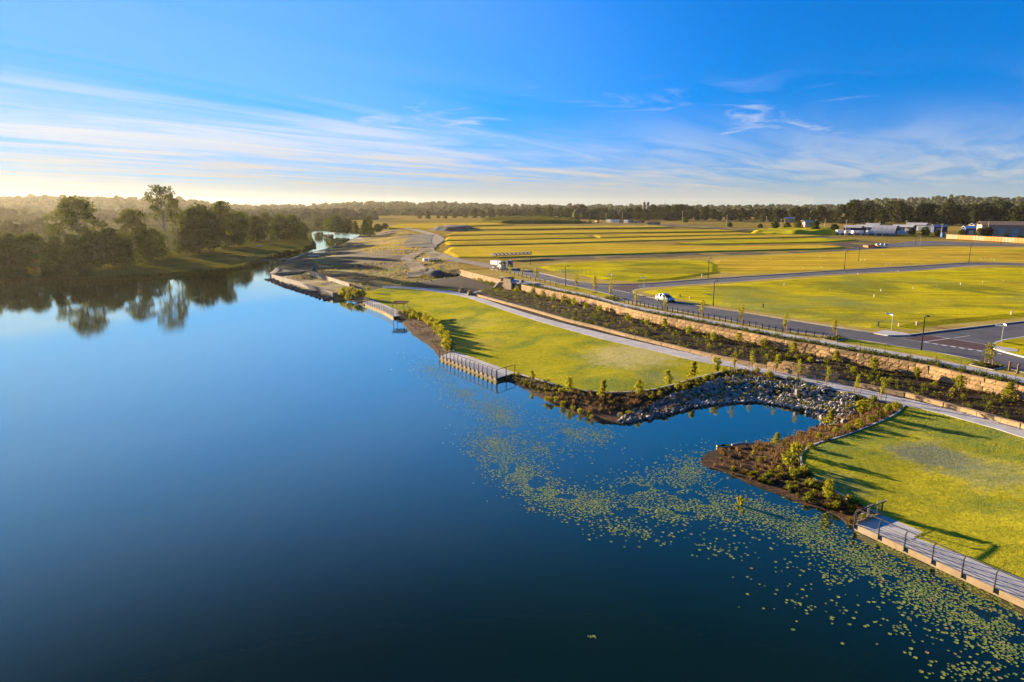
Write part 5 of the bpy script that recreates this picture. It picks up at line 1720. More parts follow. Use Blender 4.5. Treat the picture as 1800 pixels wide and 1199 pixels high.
# slab joints of the near deck
railing('deck_railing', densify(D3, 50.0), 1.85, 'dark bent-post railing along the near deck')
railing('deck_railing', densify([D2[0], D2[1]], 50), 1.15, 'dark railing along the water side of the middle deck', wires=4)
railing('deck_railing', [D2[1], D2_back[0].lerp(D2[1], .05)], 1.6, 'dark railing across the right end of the middle deck', lean=.05, wires=3)
railing('deck_railing', densify(D1, 50), 1.25, 'dark railing along the far angled deck', wires=4)
gate_a, gate_b = P(1505, 921, Z_DECK), P(1551, 905, Z_DECK)
railing('deck_railing', [gate_b, gate_a], 3.2, 'pale end railing closing the left end of the near deck', lean=.25, wires=2)
MB().box(((gate_a + gate_b) / 2 + Vector((0, 0, .08)))[:], ((gate_b - gate_a).length, .16, .22), math.atan2((gate_b - gate_a).y, (gate_b - gate_a).x)).build('end_beam', M['paleconcrete'])
tag(col.objects['end_beam'], 'pale concrete beam across the left end of the near deck', 'beam')

# low sign boards behind the near deck end
def rail_post(px, py, label, w_):
    p = P(px, py, .5)
    root = empty('rail_post', p, R(20), label, 'post')
    MB().tube((0, 0, 0), (0, 0, 1.0), .022).build('pole', M['galv'], root)
    MB().tube((-.08, 0, 1.0), (w_, 0, 1.06), .025).build('arm', M['galv'], root)
rail_post(1541, 905, 'thin pale post with a short arm behind the left end of the near deck', .75)
rail_post(1524, 912, 'thin pale post with a short arm over the stones at the near deck end', .45)

# slatted shelter at the far deck
def shelter():
    c = P(704, 553, Z_DECK)
    root = empty('shelter', c, R(-3), 'open shelter with two dark slatted roof panels at the far deck', 'shelter')
    for x in (-1.15, 1.15):
        for y in (-1.9, 1.9):
            MB().box((x, y, 1.25), (.09, .09, 2.5)).build('post', M['galv'], root)
    for x in (-1.15, 1.15):
        MB().box((x, 0, 2.44), (.09, 4.1, .12)).build('beam', M['galv'], root)
    for y0 in (-1.45, 1.45):
        f = MB().box((0, y0, 2.56), (3.1, 1.6, .05)).build('roof_panel', M['blackmetal'], root)
        for k in range(6):
            MB().box((0, y0 - .75 + k * .3, 2.62), (3.2, .06, .08)).build('slat', M['timber'], f)
    t = MB().box((0, 0, .74), (1.7, .7, .05)); t.box((0, 0, .36), (.9, .12, .72)); t.build('table', M['timber'], root)
    for s in (-1, 1):
        MB().box((0, s * .65, .42), (1.7, .28, .05)).box((-.6, s * .65, .2), (.08, .24, .4)).box((.6, s * .65, .2), (.08, .24, .4)).build('bench', M['timber'], root)
shelter()

# ------------------------------------------------------------------ concrete abutment with look-out, steps
def abutment():
    a = P(890, 510, 2.3)
    root = empty('concrete_abutment', a, label='pale concrete look-out block breaking the sandstone wall', cat='lookout')
    ang = math.atan2(-.8, .6)
    def bx(cx, cy, cz, dx, dy, dz, m, n):
        ca, sa_ = math.cos(ang), math.sin(ang)
        MB().box((cx * ca - cy * sa_, cx * sa_ + cy * ca, cz), (dx, dy, dz), ang).build(n, m, root)
    bx(1.4, .6, 1.0, 3.2, 2.6, 2.2, M['paleconcrete'], 'block')
    bx(5.2, 1.2, .85, 4.6, 1.6, 1.9, M['oldconcrete'], 'wing_wall')
    bx(3.0, 2.6, 2.12, 9.5, 4.4, .14, M['concrete'], 'platform')
    bx(1.2, -.62, 2.55, 3.0, .16, .9, M['paleconcrete'], 'parapet')
    bx(-1.7, 1.6, 2.55, .16, 4.2, .9, M['paleconcrete'], 'parapet')
    bx(4.4, 1.4, 2.5, .8, .8, .8, M['paleconcrete'], 'pier')
    for k in range(6):
        bx(-2.4 - k * .42, .2, 1.75 - k * .32, .44, 2.0, .32, M['concrete'], 'step')
abutment()
def landing():
    q = [P(a, b, 2.05) for a, b in ((830, 514), (860, 506.5), (878, 504), (884, 507), (860, 510.5), (838, 517))]
    tag(MB().prism(q, 1.5, 2.08).build('path', M['concrete']), kind='structure')
landing()
def cairn(px, py, z, label):
    p = P(px, py, z)
    root = empty('stone_pier', p, label=label, cat='stone pier')
    for k in range(3):
        obj('stone_block', BLK_LOW[k], root, (0, (k % 2) * .1, k * .42), R(20 + 12 * k), (1.2 - .15 * k, .8, .42))
cairn(811, 515, 1.6, 'stacked pale stone blocks at the left of the path gateway')
cairn(826, 519.5, 1.65, 'stacked pale stone blocks at the end of the low garden wall')

# ------------------------------------------------------------------ weir walls and footbridge
def seg_wall(name, pxs, ztop, zbot, th, label, mat='oldconcrete'):
    pts = [P(a, b, ztop) for a, b in pxs]
    root = empty(name, pts[0], label=label, cat='concrete wall')
    o0 = pts[0]
    for a, b in zip(pts[:-1], pts[1:]):
        t_ = (b - a); ln = t_.length + th * .6
        c = (a + b) / 2 - o0
        MB().box((c.x, c.y, (zbot - ztop) / 2), (ln, th, ztop - zbot), math.atan2(t_.y, t_.x)).build('wall_section', M[mat], root)
        MB().box((c.x, c.y, .03), (ln + .1, th + .16, .14), math.atan2(t_.y, t_.x)).build('coping', M['paleconcrete'], root)
seg_wall('weir_wall', [(478.5, 483), (540, 500), (586, 515)], 1.25, -.5, .5, 'long sunlit concrete weir wall facing the lake')
seg_wall('weir_wall', [(587, 515), (607, 513)], 1.25, -.5, .5, 'short return of the weir wall at its bushy end')
seg_wall('weir_wall', [(478.5, 481), (493, 469), (510.5, 456)], 1.0, -.4, 1.6, 'broad concrete walkway wall rising from the weir corner to the footbridge')
seg_wall('weir_wall', [(511.5, 455), (528, 449), (547, 442.5)], 1.0, -.4, 1.4, 'concrete wall running from the footbridge along the inlet')
seg_wall('weir_wall', [(481, 479.5), (512, 478), (545, 476.5)], 1.0, -.2, 1.0, 'low inner concrete wall behind the weir')
seg_wall('weir_wall', [(512, 458), (540, 457), (559, 456.5)], 1.1, -.2, 1.0, 'upper inner concrete wall beside the footbridge')
seg_wall('weir_wall', [(546, 477), (580, 488), (615, 499)], 2.0, .2, .5, 'sunlit inner retaining wall behind the weir')
seg_wall('weir_wall', [(547, 474), (553, 465), (560, 458)], 1.6, .2, .4, 'thin concrete wall joining the two inner walls')
fb = empty('footbridge', P(482, 457, .9), label='flat concrete footbridge slab across the inlet mouth', cat='bridge')
a_, b_ = P(452, 458, 1.1), P(511, 455, 1.1); o0 = fb.location
c_ = (a_ + b_) / 2 - o0; an_ = math.atan2((b_ - a_).y, (b_ - a_).x)
MB().box((c_.x, c_.y, .12), ((b_ - a_).length, 2.2, .3), an_).build('slab', M['oldconcrete'], fb)
for f in (.02, .35, .68):
    q = a_.lerp(b_, f) - o0
    MB().box((q.x, q.y, -.6), (.8, 2.0, 1.2), an_).build('pier', M['oldconcrete'], fb)

# gravel haul road over the bare ground
def track(name, pxs, w_, mat, zoff):
    def zz(px, py):
        z = 3.0
        for _ in range(4):
            p = P(px, py, z)
            z = float(dirt.z(p.x, p.y)[0]) if inside(dirt.b, np.array([p.x]), np.array([p.y]))[0] else Z_PLAT
        return z
    pts = smooth_line([P(a, b, zz(a, b)) for a, b in pxs], 3.0)
    nm = normals2d(pts)
    m = MB(); rows = []
    for p, n in zip(pts, nm):
        row = []
        for k in range(5):
            o = (k / 4 - .5) * w_
            x, y = p.x + n.x * o, p.y + n.y * o
            ins = inside(dirt.b, np.array([x]), np.array([y]))[0]
            z = float(dirt.z(x, y)[0]) if ins else Z_PLAT
            row.append((x, y, z + zoff))
        rows.append(row)
    for r0_, r1_ in zip(rows[:-1], rows[1:]):
        for k in range(4):
            m.poly([r0_[k], r0_[k + 1], r1_[k + 1], r1_[k]])
    tag(m.build(name, mat, smooth=True), kind='structure')
track('dirt_road', [(905, 474), (870, 471), (838, 464), (800, 458), (772, 450), (750, 441), (755, 432), (768, 424), (768, 417), (748, 409), (715, 402), (690, 396.5)], 7.0, M['gravel_road'], .22)
track('dirt_road', [(748, 441), (728, 448), (716, 456), (728, 466), (736, 474), (730, 480), (722, 485)], 5.0, M['gravel_road'], .18)
track('dirt_road', [(742, 436), (735, 428), (738, 420), (745, 413)], 14.0, M['darksand'], .30)

# ------------------------------------------------------------------ bollard fences
def bollard_fence(pxs, n, label, h=.85, r_=.075):
    line = L(pxs, Z_VERGE, 2.0)
    root = empty('bollard_fence', line[0], label=label, cat='fence')
    d = arc(line); o0 = line[0]; tops = []
    pm = MB().tube((0, 0, -.05), (0, 0, h), r_, r_, 8).tube((0, 0, h), (0, 0, h + .04), r_, r_ * .5, 8).mesh('post', M['blackmetal'])
    for k in range(n):
        p, t_ = along(line, d[-1] * k / (n - 1), d)
        obj('post', pm, root, p - o0)
        tops.append(p - o0 + Vector((0, 0, h * .62)))
    MB().path(tops, .014, 4).build('chain_rail', M['blackmetal'], root)
bollard_fence([(863, 473), (900, 482), (935, 492), (977, 503)], 16, 'row of black bollards with a rail above the look-out')
bollard_fence([(1098, 533), (1150, 543.5), (1200, 552), (1280, 567), (1380, 585), (1446, 594.5)], 36, 'long row of black bollards with a rail between footpath and road')
def timber_bollard(px, py, label):
    p = P(px, py, Z_VERGE)
    root = empty('timber_bollard', p, R(-30), label, 'bollard')
    MB().box((0, 0, .55), (.22, .22, 1.1)).build('post', M['timber'], root)
    MB().box((0, 0, 1.13), (.22, .22, .06), 0, .6).build('cap', M['timber'], root)
timber_bollard(1774, 652.5, 'left timber bollard beside the diamond bed at the junction')
timber_bollard(1789, 657.5, 'right timber bollard beside the diamond bed at the junction')
def wire_fence(pxs, z, n, label, h=1.1):
    line = L(pxs, z, 2.0)
    root = empty('wire_fence', line[0], label=label, cat='fence')
    d = arc(line); o0 = line[0]; P_ = []
    pm = MB().box((0, 0, h / 2), (.035, .035, h)).mesh('post', M['blackmetal'])
    for k in range(n):
        p, t_ = along(line, d[-1] * k / (n - 1), d)
        obj('post', pm, root, p - o0); P_.append(p - o0)
    for zz in (.4, .75, 1.08):
        MB().path([p + Vector((0, 0, zz * h / 1.1)) for p in P_], .006, 3).build('wire', M['blackmetal'], root)
wire_fence([(905, 494.5), (1000, 516), (1100, 540.5), (1200, 559), (1300, 579), (1440, 604.5), (1540, 621), (1640, 638), (1700, 652), (1800, 674.5), (1900, 696)], Z_VERGE, 40, 'thin black wire fence in the planting on top of the retaining wall')
wire_fence([(960, 476), (990, 479), (1020, 482.5), (1045, 486)], Z_VERGE, 12, 'temporary site fence along the edge of the vivid yellow field', 1.7)

# ------------------------------------------------------------------ lamp posts, signs
def lamp(px, py, hp, label, arm=1.1, az=0.6):
    p = P(px, py, Z_VERGE)
    h = hp * p.y / FPX * 1.02
    root = empty('street_lamp', p, az, label, 'street lamp', 'street lamps')
    MB().tube((0, 0, 0), (0, 0, .9), .11, .10, 8).build('base', M['blackmetal'], root)
    MB().tube((0, 0, .9), (0, 0, h), .085, .06, 8).build('pole', M['blackmetal'], root)
    MB().tube((0, 0, h - .12), (arm * .7, 0, h + .02), .03, .025, 6).build('arm', M['blackmetal'], root)
    hd = MB().tube((arm * .7, 0, h + .12), (arm * .7, 0, h - .04), .10, .34, 10).build('lamp_head', M['blackmetal'], root)
    MB().tube((arm * .7, 0, h - .045), (arm * .7, 0, h - .09), .26, .20, 10).build('diffuser', M['white'], hd)
lamp(1619, 616, 60, 'tall black street lamp at the near junction')
lamp(1253.5, 538, 43, 'black street lamp on the grass right of the car')
lamp(994, 503.5, 35, 'black street lamp at the start of the grass strip')
lamp(1244.5, 489, 34, 'black street lamp on the far side of the side road behind the car')
lamp(1484, 474.5, 31, 'black street lamp by the side road, left one on the bend')
lamp(1703, 462, 33, 'black street lamp by the side road, right one on the bend')
lamp(1509, 460, 24, 'black street lamp standing in the mustard field')
lamp(1609, 430, 11, 'small black street lamp by the far road')
lamp(1759, 431, 11, 'small black street lamp before the orange-panelled fence')
lamp(932, 466, 12, 'short black lamp right of the blue portable toilet')
def street_sign(px, py, hp, label, two=True, az=0.0):
    p = P(px, py, Z_VERGE)
    h = hp * p.y / FPX
    root = empty('street_sign', p, az, label, 'sign')
    MB().tube((0, 0, 0), (0, 0, h), .045, .045, 6).build('pole', M['galv'], root)
    MB().box((-.62, 0, h - .12), (1.2, .03, .2)).build('blade', M['white'], root)
    if two: MB().box((.02, .45, h - .34), (.03, 1.0, .2)).build('blade', M['white'], root)
street_sign(1567, 580, 31, 'white street-name sign on the grass by the driveway ramp')
street_sign(1760, 603, 36, 'white street-name sign on the corner opposite the threshold paving', az=1.2)
street_sign(1075, 495, 14, 'white street-name sign at the left corner of the far junction')
street_sign(1132, 508, 22, 'white street-name sign on the grass nose left of the car', az=1.0)
street_sign(1617, 431, 16, 'pale sign on a pole beside the far road', False)

# survey pegs and service pillars
peg = MB().box((0, 0, .22), (.06, .06, .44)).box((0, 0, .44), (.12, .04, .12)).mesh('survey_peg', M['white'])
PEGS = [(1378, 502), (1459, 512), (1548, 512), (1605, 508), (1646, 505), (1688, 501), (1727, 498), (1764, 495), (1536, 522), (1669, 473), (1578, 478), (1508, 483), (1437, 488), (1412, 473), (1443, 471), (1475, 474.5), (1558, 466), (1564, 466), (1593, 464), (1724, 456), (1730, 457), (1741, 456), (1747, 457), (1684, 459), (1513, 459), (1520, 458.5), (1393, 453), (1442, 452), (1599, 444), (1552, 446), (1264, 461), (1295, 459.5), (1325, 458), (1354, 456)]
def in_pad(rg, p): return inside(rg.b, np.array([p.x]), np.array([p.y]))[0]
for i, (px, py) in enumerate(PEGS):
    wh = 'field enclosed by the roads' if py > 476 else 'mustard field'
    z = 4.48 if py > 476 else 4.2
    p = P(px, py, z)
    o = obj('survey_peg', peg, None, p, i, 1.0)
    k_ = sorted(q[0] for q in PEGS if (q[1] > 476) == (py > 476)).index(px)
    tag(o, 'small white survey peg in the %s, %s from the left' % (wh, ORD[k_]), 'peg', 'survey pegs in the ' + wh)
def pillar(px, py, mat, label, h=.8):
    p = P(px, py, Z_VERGE + .02)
    root = empty('service_pillar', p, .4, label, 'service pillar')
    MB().box((0, 0, h / 2), (.22, .22, h)).build('cabinet', M[mat], root)
    MB().box((0, 0, h + .03), (.27, .27, .05), 0, .8).build('lid', M[mat], root)
M['greenbox'] = mat_basic('green_cabinet', [(.02, .045, .03), (.03, .06, .04)], 3.0, .6)
pillar(1543, 575, 'greenbox', 'dark green service pillar on the verge left of the street-name sign')
pillar(1341, 543, 'greenbox', 'dark green service pillar on the verge above the bollards', .9)
pillar(1580, 575, 'pole', 'pale marker pillar right of the street-name sign', .6)
pillar(1611, 573, 'pole', 'pale marker pillar beside the tall lamp', .7)
pillar(1777, 555, 'pole', 'pale marker pillar at the shaded edge of the enclosed field', .8)
pillar(1195, 523, 'greenbox', 'dark marker post on the grass right of the car', .7)
pillar(1213, 526, 'pole', 'pale marker on the grass between car and lamp', .5)
pillar(986, 480, 'oldconcrete', 'pale concrete block at the edge of the vivid yellow field', 1.0)
pillar(1234, 488, 'pole', 'pale pillar left of the lamp on the side road', .9)
# drain grate disc in the bed
dg = P(1442, 634, 2.6)
root = empty('drain_cover', dg, label='round pale drain cover in the dark bed behind the raised wall', cat='drain cover')
MB().tube((0, 0, -.3), (0, 0, .12), .55, .55, 14).build('ring', M['concrete'], root)
MB().tube((0, 0, .12), (0, 0, .14), .4, .4, 12).build('grate', M['galv'], root)
# outlet headwall in the rocks
hw = P(1401, 694, .9)
root = empty('outlet_pit', hw, R(20), 'small pale steel outlet frame among the cove rocks', 'outlet pit')
MB().box((0, 0, .35), (.45, .35, .7)).build('box', M['oldconcrete'], root)
MB().tube((-.3, 0, .9), (-.3, 0, 1.5), .03).tube((.3, 0, .9), (.3, 0, 1.5), .03).tube((-.3, 0, 1.5), (.3, 0, 1.5), .03).build('frame', M['galv'], root)
# yellow drain end and driftwood at the promontory waterline
M['yellow'] = mat_basic('yellow_plastic', [(.55, .38, .03), (.65, .46, .05)], 3.0, .5)
y0 = P(1270, 785, .05)
root = empty('floating_boom', y0, R(10), 'small dark and yellow floating boom end at the promontory waterline', 'boom')
for k in range(3):
    MB().tube((k * .45 - .6, 0, .08), (k * .45 - .2, .12 * (k % 2), .1), .11, .11, 8).build('float', M['yellow'] if k != 1 else M['blackmetal'], root)
MB().path([(.6, 0, .05), (.95, -.2, .1), (1.0, -.5, .05)], .03, 5).build('rope', M['yellow'], root)
root = empty('bleached_log', P(1305, 783, .15), R(8), 'pale log lying on the promontory waterline', 'log')
MB().tube((-1.1, 0, .1), (0, .05, .16), .12, .14, 7).tube((0, .05, .16), (1.2, 0, .1), .14, .07, 7).build('trunk', M['pole'], root)
MB().tube((.3, 0, .15), (.6, .3, .35), .05, .03, 5).build('branch', M['pole'], root)
# dead sapling in the cove corner and orange reeds by the lily pads
for px, py, lab in ((1405, 768, 'bare pale reeds standing in the cove corner'), (1301, 888, 'orange reed clump standing among the lily pads')):
    p = P(px, py, .0)
    o = obj('reed_clump', tussock_mesh('reed_clump', px, .9, .9, 30, 'drytuft' if px > 1350 else 'youngleaf'), None, p, 0, .9)
    tag(o, lab, 'reeds')

# ------------------------------------------------------------------ vehicles
M['silver'] = mat_basic('silver_paint', [(.50, .50, .51), (.56, .56, .57)], 2.0, .3, metal=.35, spec=.6)
M['truckwhite'] = mat_basic('truck_white', [(.66, .66, .64), (.74, .74, .72)], 2.0, .4)
M['glass'] = mat_basic('vehicle_glass', [(.012, .016, .02), (.02, .025, .03)], 2.0, .06, spec=.8)
M['tyre'] = mat_basic('tyre', [(.015, .015, .016), (.025, .025, .026)], 5.0, .85)
M['rim'] = mat_basic('rim', [(.35, .35, .36), (.45, .45, .46)], 5.0, .35, metal=.6)
M['red'] = mat_basic('red_lens', [(.45, .02, .015), (.5, .03, .02)], 4.0, .3)
M['clear'] = mat_basic('clear_lens', [(.6, .6, .6), (.7, .7, .7)], 4.0, .15)
M['blue'] = mat_basic('blue_plastic', [(.012, .09, .30), (.018, .12, .36)], 2.0, .5)
M['rustred'] = mat_basic('rust_red_steel', [(.20, .045, .02), (.28, .07, .03)], 1.5, .7)
M['tan'] = mat_basic('tan_steel', [(.26, .17, .085), (.33, .22, .12)], 1.0, .7)
M['orange'] = mat_basic('orange_steel', [(.34, .12, .012), (.40, .15, .02)], 1.0, .6)
M['machine'] = mat_basic('machine_yellow', [(.50, .28, .02), (.58, .34, .03)], 1.0, .5)
M['roofsteel'] = mat_basic('roof_steel', [(.36, .345, .32), (.46, .44, .41)], .6, .55, metal=.1)
M['brick'] = mat_basic('pale_brick', [(.33, .24, .17), (.40, .30, .21)], 1.2, .9)
M['darkblue'] = mat_basic('dark_blue', [(.015, .03, .09), (.025, .045, .12)], 1.0, .6)
M['barrier'] = mat_basic('barrier_orange', [(.42, .09, .03), (.5, .13, .05)], 2.0, .6)


def wheel(root, x, y, r, w_, side):
    t = MB().tube((x, y - w_ / 2, r), (x, y + w_ / 2, r), r, r, 16).build('wheel', M['tyre'], root)
    s = y + side * (w_ / 2 + .004)
    MB().tube((x, s - .02 * side, r), (x, s + .012 * side, r), r * .62, r * .56, 12).build('rim', M['rim'], t)


def sec(x, zs, ws):
    """closed cross-section at x from (half width, z) pairs"""
    left = [(x, -w_, z) for w_, z in zip(ws, zs)]
    right = [(x, w_, z) for w_, z in zip(ws[::-1], zs[::-1])]
    return left + right


def car():
    p = P(1169, 530, Z_PLAT + .01)
    d1 = P(1150, 540, Z_PLAT); d2 = P(1220, 552.7, Z_PLAT)
    ang = math.atan2((d2 - d1).y, (d2 - d1).x)
    root = empty('parked_car', p, ang, 'silver hatchback car driving along the road beside the bright field', 'car')
    b = MB()
    prof = [(-2.08, .48, .78, .70), (-2.02, .34, .98, .80), (-1.6, .24, 1.02, .86), (-.6, .22, 1.00, .88), (.7, .22, .98, .88), (1.35, .24, .90, .86), (1.85, .30, .80, .80), (2.08, .40, .64, .66)]
    rings = [sec(x, [zl, (zl + zt) / 2, zt - .06, zt], [w_ * .96, w_, w_ * .97, w_ * .86]) for x, zl, zt, w_ in prof]
    b.loft(rings)
    body = b.build('body', M['silver'], root, True)
    cab = MB()
    cp = [(-1.95, .97, 1.02, .70, .70), (-1.55, .99, 1.40, .76, .60), (-.9, .99, 1.52, .78, .62), (.0, .99, 1.52, .79, .62), (.45, .98, 1.40, .79, .62), (1.15, .92, .96, .77, .74)]
    cab.loft([sec(x, [zl, zt - .02, zt], [w1, w2 * 1.03, w2]) for x, zl, zt, w1, w2 in cp])
    cab.build('glasshouse', M['glass'], root, True)
    rf = MB(); rf.loft([sec(x, [zt - .03, zt + .025], [w_, w_ * .96]) for x, zt, w_ in ((-1.72, 1.30, .62), (-1.4, 1.46, .63), (-.8, 1.54, .64), (.1, 1.54, .64), (.5, 1.42, .63))])
    rf.build('roof', M['silver'], root, True)
    for s in (-1, 1):
        for (x0, z0, w0, x1, z1, w1) in ((1.10, .95, .78, .40, 1.42, .655), (-1.0, 1.0, .80, -1.0, 1.50, .665), (.0, 1.0, .81, -.02, 1.51, .665), (-1.95, 1.0, .73, -1.55, 1.40, .64)):
            MB().tube((x0, s * w0, z0), (x1, s * w1, z1), .045, .04, 6).build('pillar', M['silver'], root)
        wheel(root, 1.32, s * .78, .33, .21, s); wheel(root, -1.28, s * .78, .33, .21, s)
        MB().box((.62, s * .97, 1.02), (.14, .2, .13)).build('mirror', M['silver'], root)
        MB().box((2.0, s * .56, .68), (.14, .30, .13)).build('headlight', M['clear'], root)
        MB().box((-2.06, s * .62, .86), (.08, .22, .2)).build('tail_light', M['red'], root)
        MB().box((-.42, s * .885, .84), (.16, .03, .03)).build('door_handle', M['silver'], root)
        MB().path([(-1.3, s * .55, 1.56), (-1.2, s * .55, 1.61), (.0, s * .55, 1.61), (.1, s * .55, 1.56)], .018, 5).build('roof_rail', M['blackmetal'], root)
    MB().box((2.06, 0, .50), (.06, .9, .16)).build('grille', M['blackmetal'], root)
    MB().box((-2.09, 0, .70), (.03, .5, .13)).build('number_plate', M['white'], root)
car()


def truck():
    p = P(878, 472.5, Z_PLAT + .05)
    root = empty('tipper_truck', p, R(-58), 'white tipper truck standing at the end of the sealed road', 'truck')
    MB().box((-1.0, 0, .85), (8.0, .9, .3)).build('chassis', M['blackmetal'], root)
    m = MB(); m.loft([sec(x, [1.25, 1.6, 3.0], [.95, 1.22, 1.25]) for x in (-5.0, -4.9, .6, .7)])
    tb = m.build('tipper_body', M['truckwhite'], root)
    for k in range(6):
        for s in (-1, 1):
            MB().box((-4.6 + k * 1.0, s * 1.255, 2.3), (.1, .06, 1.4)).build('rib', M['truckwhite'], tb)
    MB().box((.85, 0, 3.05), (.5, 2.4, .08)).build('headboard', M['truckwhite'], root)
    m = MB(); m.loft([sec(x, [.7, 1.7, 2.9, 3.05], [1.15, 1.2, 1.15, 1.0]) for x in (1.2, 1.5, 2.6)] + [sec(2.95, [.7, 1.7, 1.8, 1.85], [1.15, 1.2, 1.15, 1.1])])
    m.build('cab', M['truckwhite'], root)
    MB().poly([(2.66, -1.05, 2.85), (2.66, 1.05, 2.85), (2.98, 1.1, 1.86), (2.98, -1.1, 1.86)]).build('windscreen', M['glass'], root)
    for s in (-1, 1):
        MB().box((2.1, s * 1.2, 2.35), (.9, .03, .75)).build('side_window', M['glass'], root)
        MB().box((2.8, s * 1.42, 2.3), (.12, .22, .6)).build('mirror', M['blackmetal'], root)
        MB().box((3.0, s * .85, 1.0), (.08, .35, .25)).build('headlight', M['clear'], root)
        for x in (2.1, -2.2, -3.5):
            wheel(root, x, s * 1.05, .52, .34, s)
        MB().box((.4, s * .8, .95), (1.2, .5, .5)).build('fuel_tank', M['galv'], root)
    MB().box((3.0, 0, .72), (.16, 2.35, .4)).build('bumper', M['truckwhite'], root)
    MB().box((2.98, 0, 1.35), (.05, 1.4, .5)).build('grille', M['blackmetal'], root)
    MB().box((2.0, 0, 3.15), (.5, 1.2, .16)).build('beacon_bar', M['clear'], root)
    root.scale = (.78, .78, .78)
truck()


def toilet():
    p = P(897, 470.5, Z_PLAT + .03)
    root = empty('portable_toilet', p, R(-35), 'blue portable toilet cabin right of the white truck', 'toilet cabin')
    MB().box((0, 0, .08), (1.2, 1.2, .16)).build('skid', M['blackmetal'], root)
    MB().box((0, 0, 1.15), (1.12, 1.12, 2.0)).build('cabin', M['blue'], root)
    MB().box((0, 0, 2.22), (1.2, 1.2, .16), 0, .75).build('roof', M['white'], root)
    d = MB().box((.575, 0, 1.1), (.03, .75, 1.75)).build('door', M['blue'], root)
    MB().box((.60, .28, 1.1), (.04, .05, .14)).build('handle', M['blackmetal'], d)
    MB().tube((-.4, .4, 2.2), (-.4, .4, 2.6), .05).build('vent_pipe', M['white'], root)
toilet()

# row of concrete pipes
def pipe_mesh():
    m = MB(); n = 14; ro_, ri = .62, .5; rings = []
    for (x, r_) in ((0, ro_), (2.4, ro_), (2.4, ri), (0, ri)):
        rings.append([(x, math.cos(2 * math.pi * i / n) * r_, math.sin(2 * math.pi * i / n) * r_ + ro_) for i in range(n)])
    rings.append(rings[0])
    m.loft(rings, caps=False)
    return m.mesh('concrete_pipe', M['darkrock'])
pm = pipe_mesh()
pl_ = [P(866, 450.5, 5.15), P(928, 447.5, 5.15)]
for k in range(10):
    q = pl_[0].lerp(pl_[1], k / 9)
    o = obj('concrete_pipe', pm, None, q, R(-70) + rr.uniform(-.05, .05))
    tag(o, 'grey concrete pipe in the row behind the truck, %s from the truck end' % ORD[k], 'pipe', 'row of concrete pipes')

# ------------------------------------------------------------------ site compound
def cabin(px, py, l, d, h, rz, mat, label, name='site_cabin', roof=True):
    p = P(px, py, Z_PLAT)
    root = empty(name, p, rz, label, 'container' if name != 'site_cabin' else 'cabin')
    MB().box((0, 0, h / 2 + .1), (l, d, h)).build('body', M[mat], root)
    MB().box((0, 0, h + .16), (l + .2, d + .2, .12)).build('roof', M['roofsteel' if roof else mat], root)
    dr = MB().box((-l * .2, -d / 2 - .02, 1.15), (.95, .05, 2.0)).build('door', M['galv'], root)
    MB().box((l * .22, -d / 2 - .02, 1.6), (1.4, .05, .9)).build('window', M['glass'], root)
COMP = [(1071, 391, 6, 3, 3.2, 'white', 'white site cabin at the left end of the compound'), (1083, 391.5, 7, 3, 3.4, 'white', 'long white site cabin second from the left in the compound'), (1092, 392, 5, 3, 3.0, 'tan', 'cream site cabin third in the compound'), (1101, 392, 6, 3, 3.3, 'white', 'white site cabin in the middle of the compound'),
        (1110, 392, 5, 3, 3.0, 'tan', 'cream site cabin right of the middle of the compound'), (1118, 392.5, 5, 2.6, 2.6, 'galv', 'grey site cabin beside the red container')]
for i, (px, py, l, d, h, mt, lab) in enumerate(COMP):
    cabin(px, py, l, d, h, R(-48 + 8 * (i % 3)), mt, lab)
cabin(1128, 392, 6.1, 2.5, 2.8, R(-35), 'rustred', 'dark red shipping container at the right of the compound', 'shipping_container', False)
cabin(1150, 395, 12.2, 2.6, 2.8, R(-38), 'tan', 'long cream shipping container at the right end of the compound', 'shipping_container', False)
cabin(1140, 394, 5, 2.4, 1.4, R(-10), 'tan', 'low cream skip beside the long container', 'shipping_container', False)
def excavator(px, py, rz, label):
    p = P(px, py, Z_PLAT)
    root = empty('excavator', p, rz, label, 'excavator')
    for s in (-1, 1): MB().box((0, s * 1.1, .4), (3.6, .55, .8)).build('track', M['blackmetal'], root)
    MB().box((-.4, 0, 1.5), (3.0, 2.4, 1.2)).build('engine_house', M['machine'], root)
    MB().box((.8, -.7, 2.2), (1.3, 1.0, 1.6)).build('cab', M['glass'], root)
    MB().tube((1.0, .3, 1.6), (3.6, .3, 4.0), .25, .2, 6).build('boom', M['machine'], root)
    MB().tube((3.6, .3, 4.0), (5.2, .3, 1.6), .18, .14, 6).build('stick', M['machine'], root)
    MB().box((5.2, .3, 1.1), (.9, 1.0, .8)).build('bucket', M['blackmetal'], root)
excavator(1037, 391.5, R(140), 'yellow excavator left of the site compound')
excavator(1050, 391.5, R(20), 'second excavator between the first one and the cabins')
# barrier netting and white barriers at the road end
bn = empty('barrier_netting', P(1518, 435, Z_PLAT), label='orange barrier netting at the unfinished road end', cat='barrier')
o0 = bn.location
pts = [P(a, b, Z_PLAT) - o0 for a, b in ((1517, 434.5), (1526, 436), (1535, 434), (1543, 435))]
for a, b in zip(pts[:-1], pts[1:]):
    c = (a + b) / 2; MB().box((c.x, c.y, .6), ((b - a).length, .05, .8), math.atan2((b - a).y, (b - a).x)).build('net', M['barrier'], bn)
    MB().tube(a, a + Vector((0, 0, 1.4)), .05).build('post', M['blackmetal'], bn)
wb = empty('water_barrier', P(1550, 431.5, Z_PLAT), label='row of white water-filled barriers right of the orange netting', cat='barrier')
for k in range(3):
    MB().box((k * 2.05 - 2, 0, .45), (1.95, .5, .9), 0, .8).build('barrier_unit', M['white'], wb)

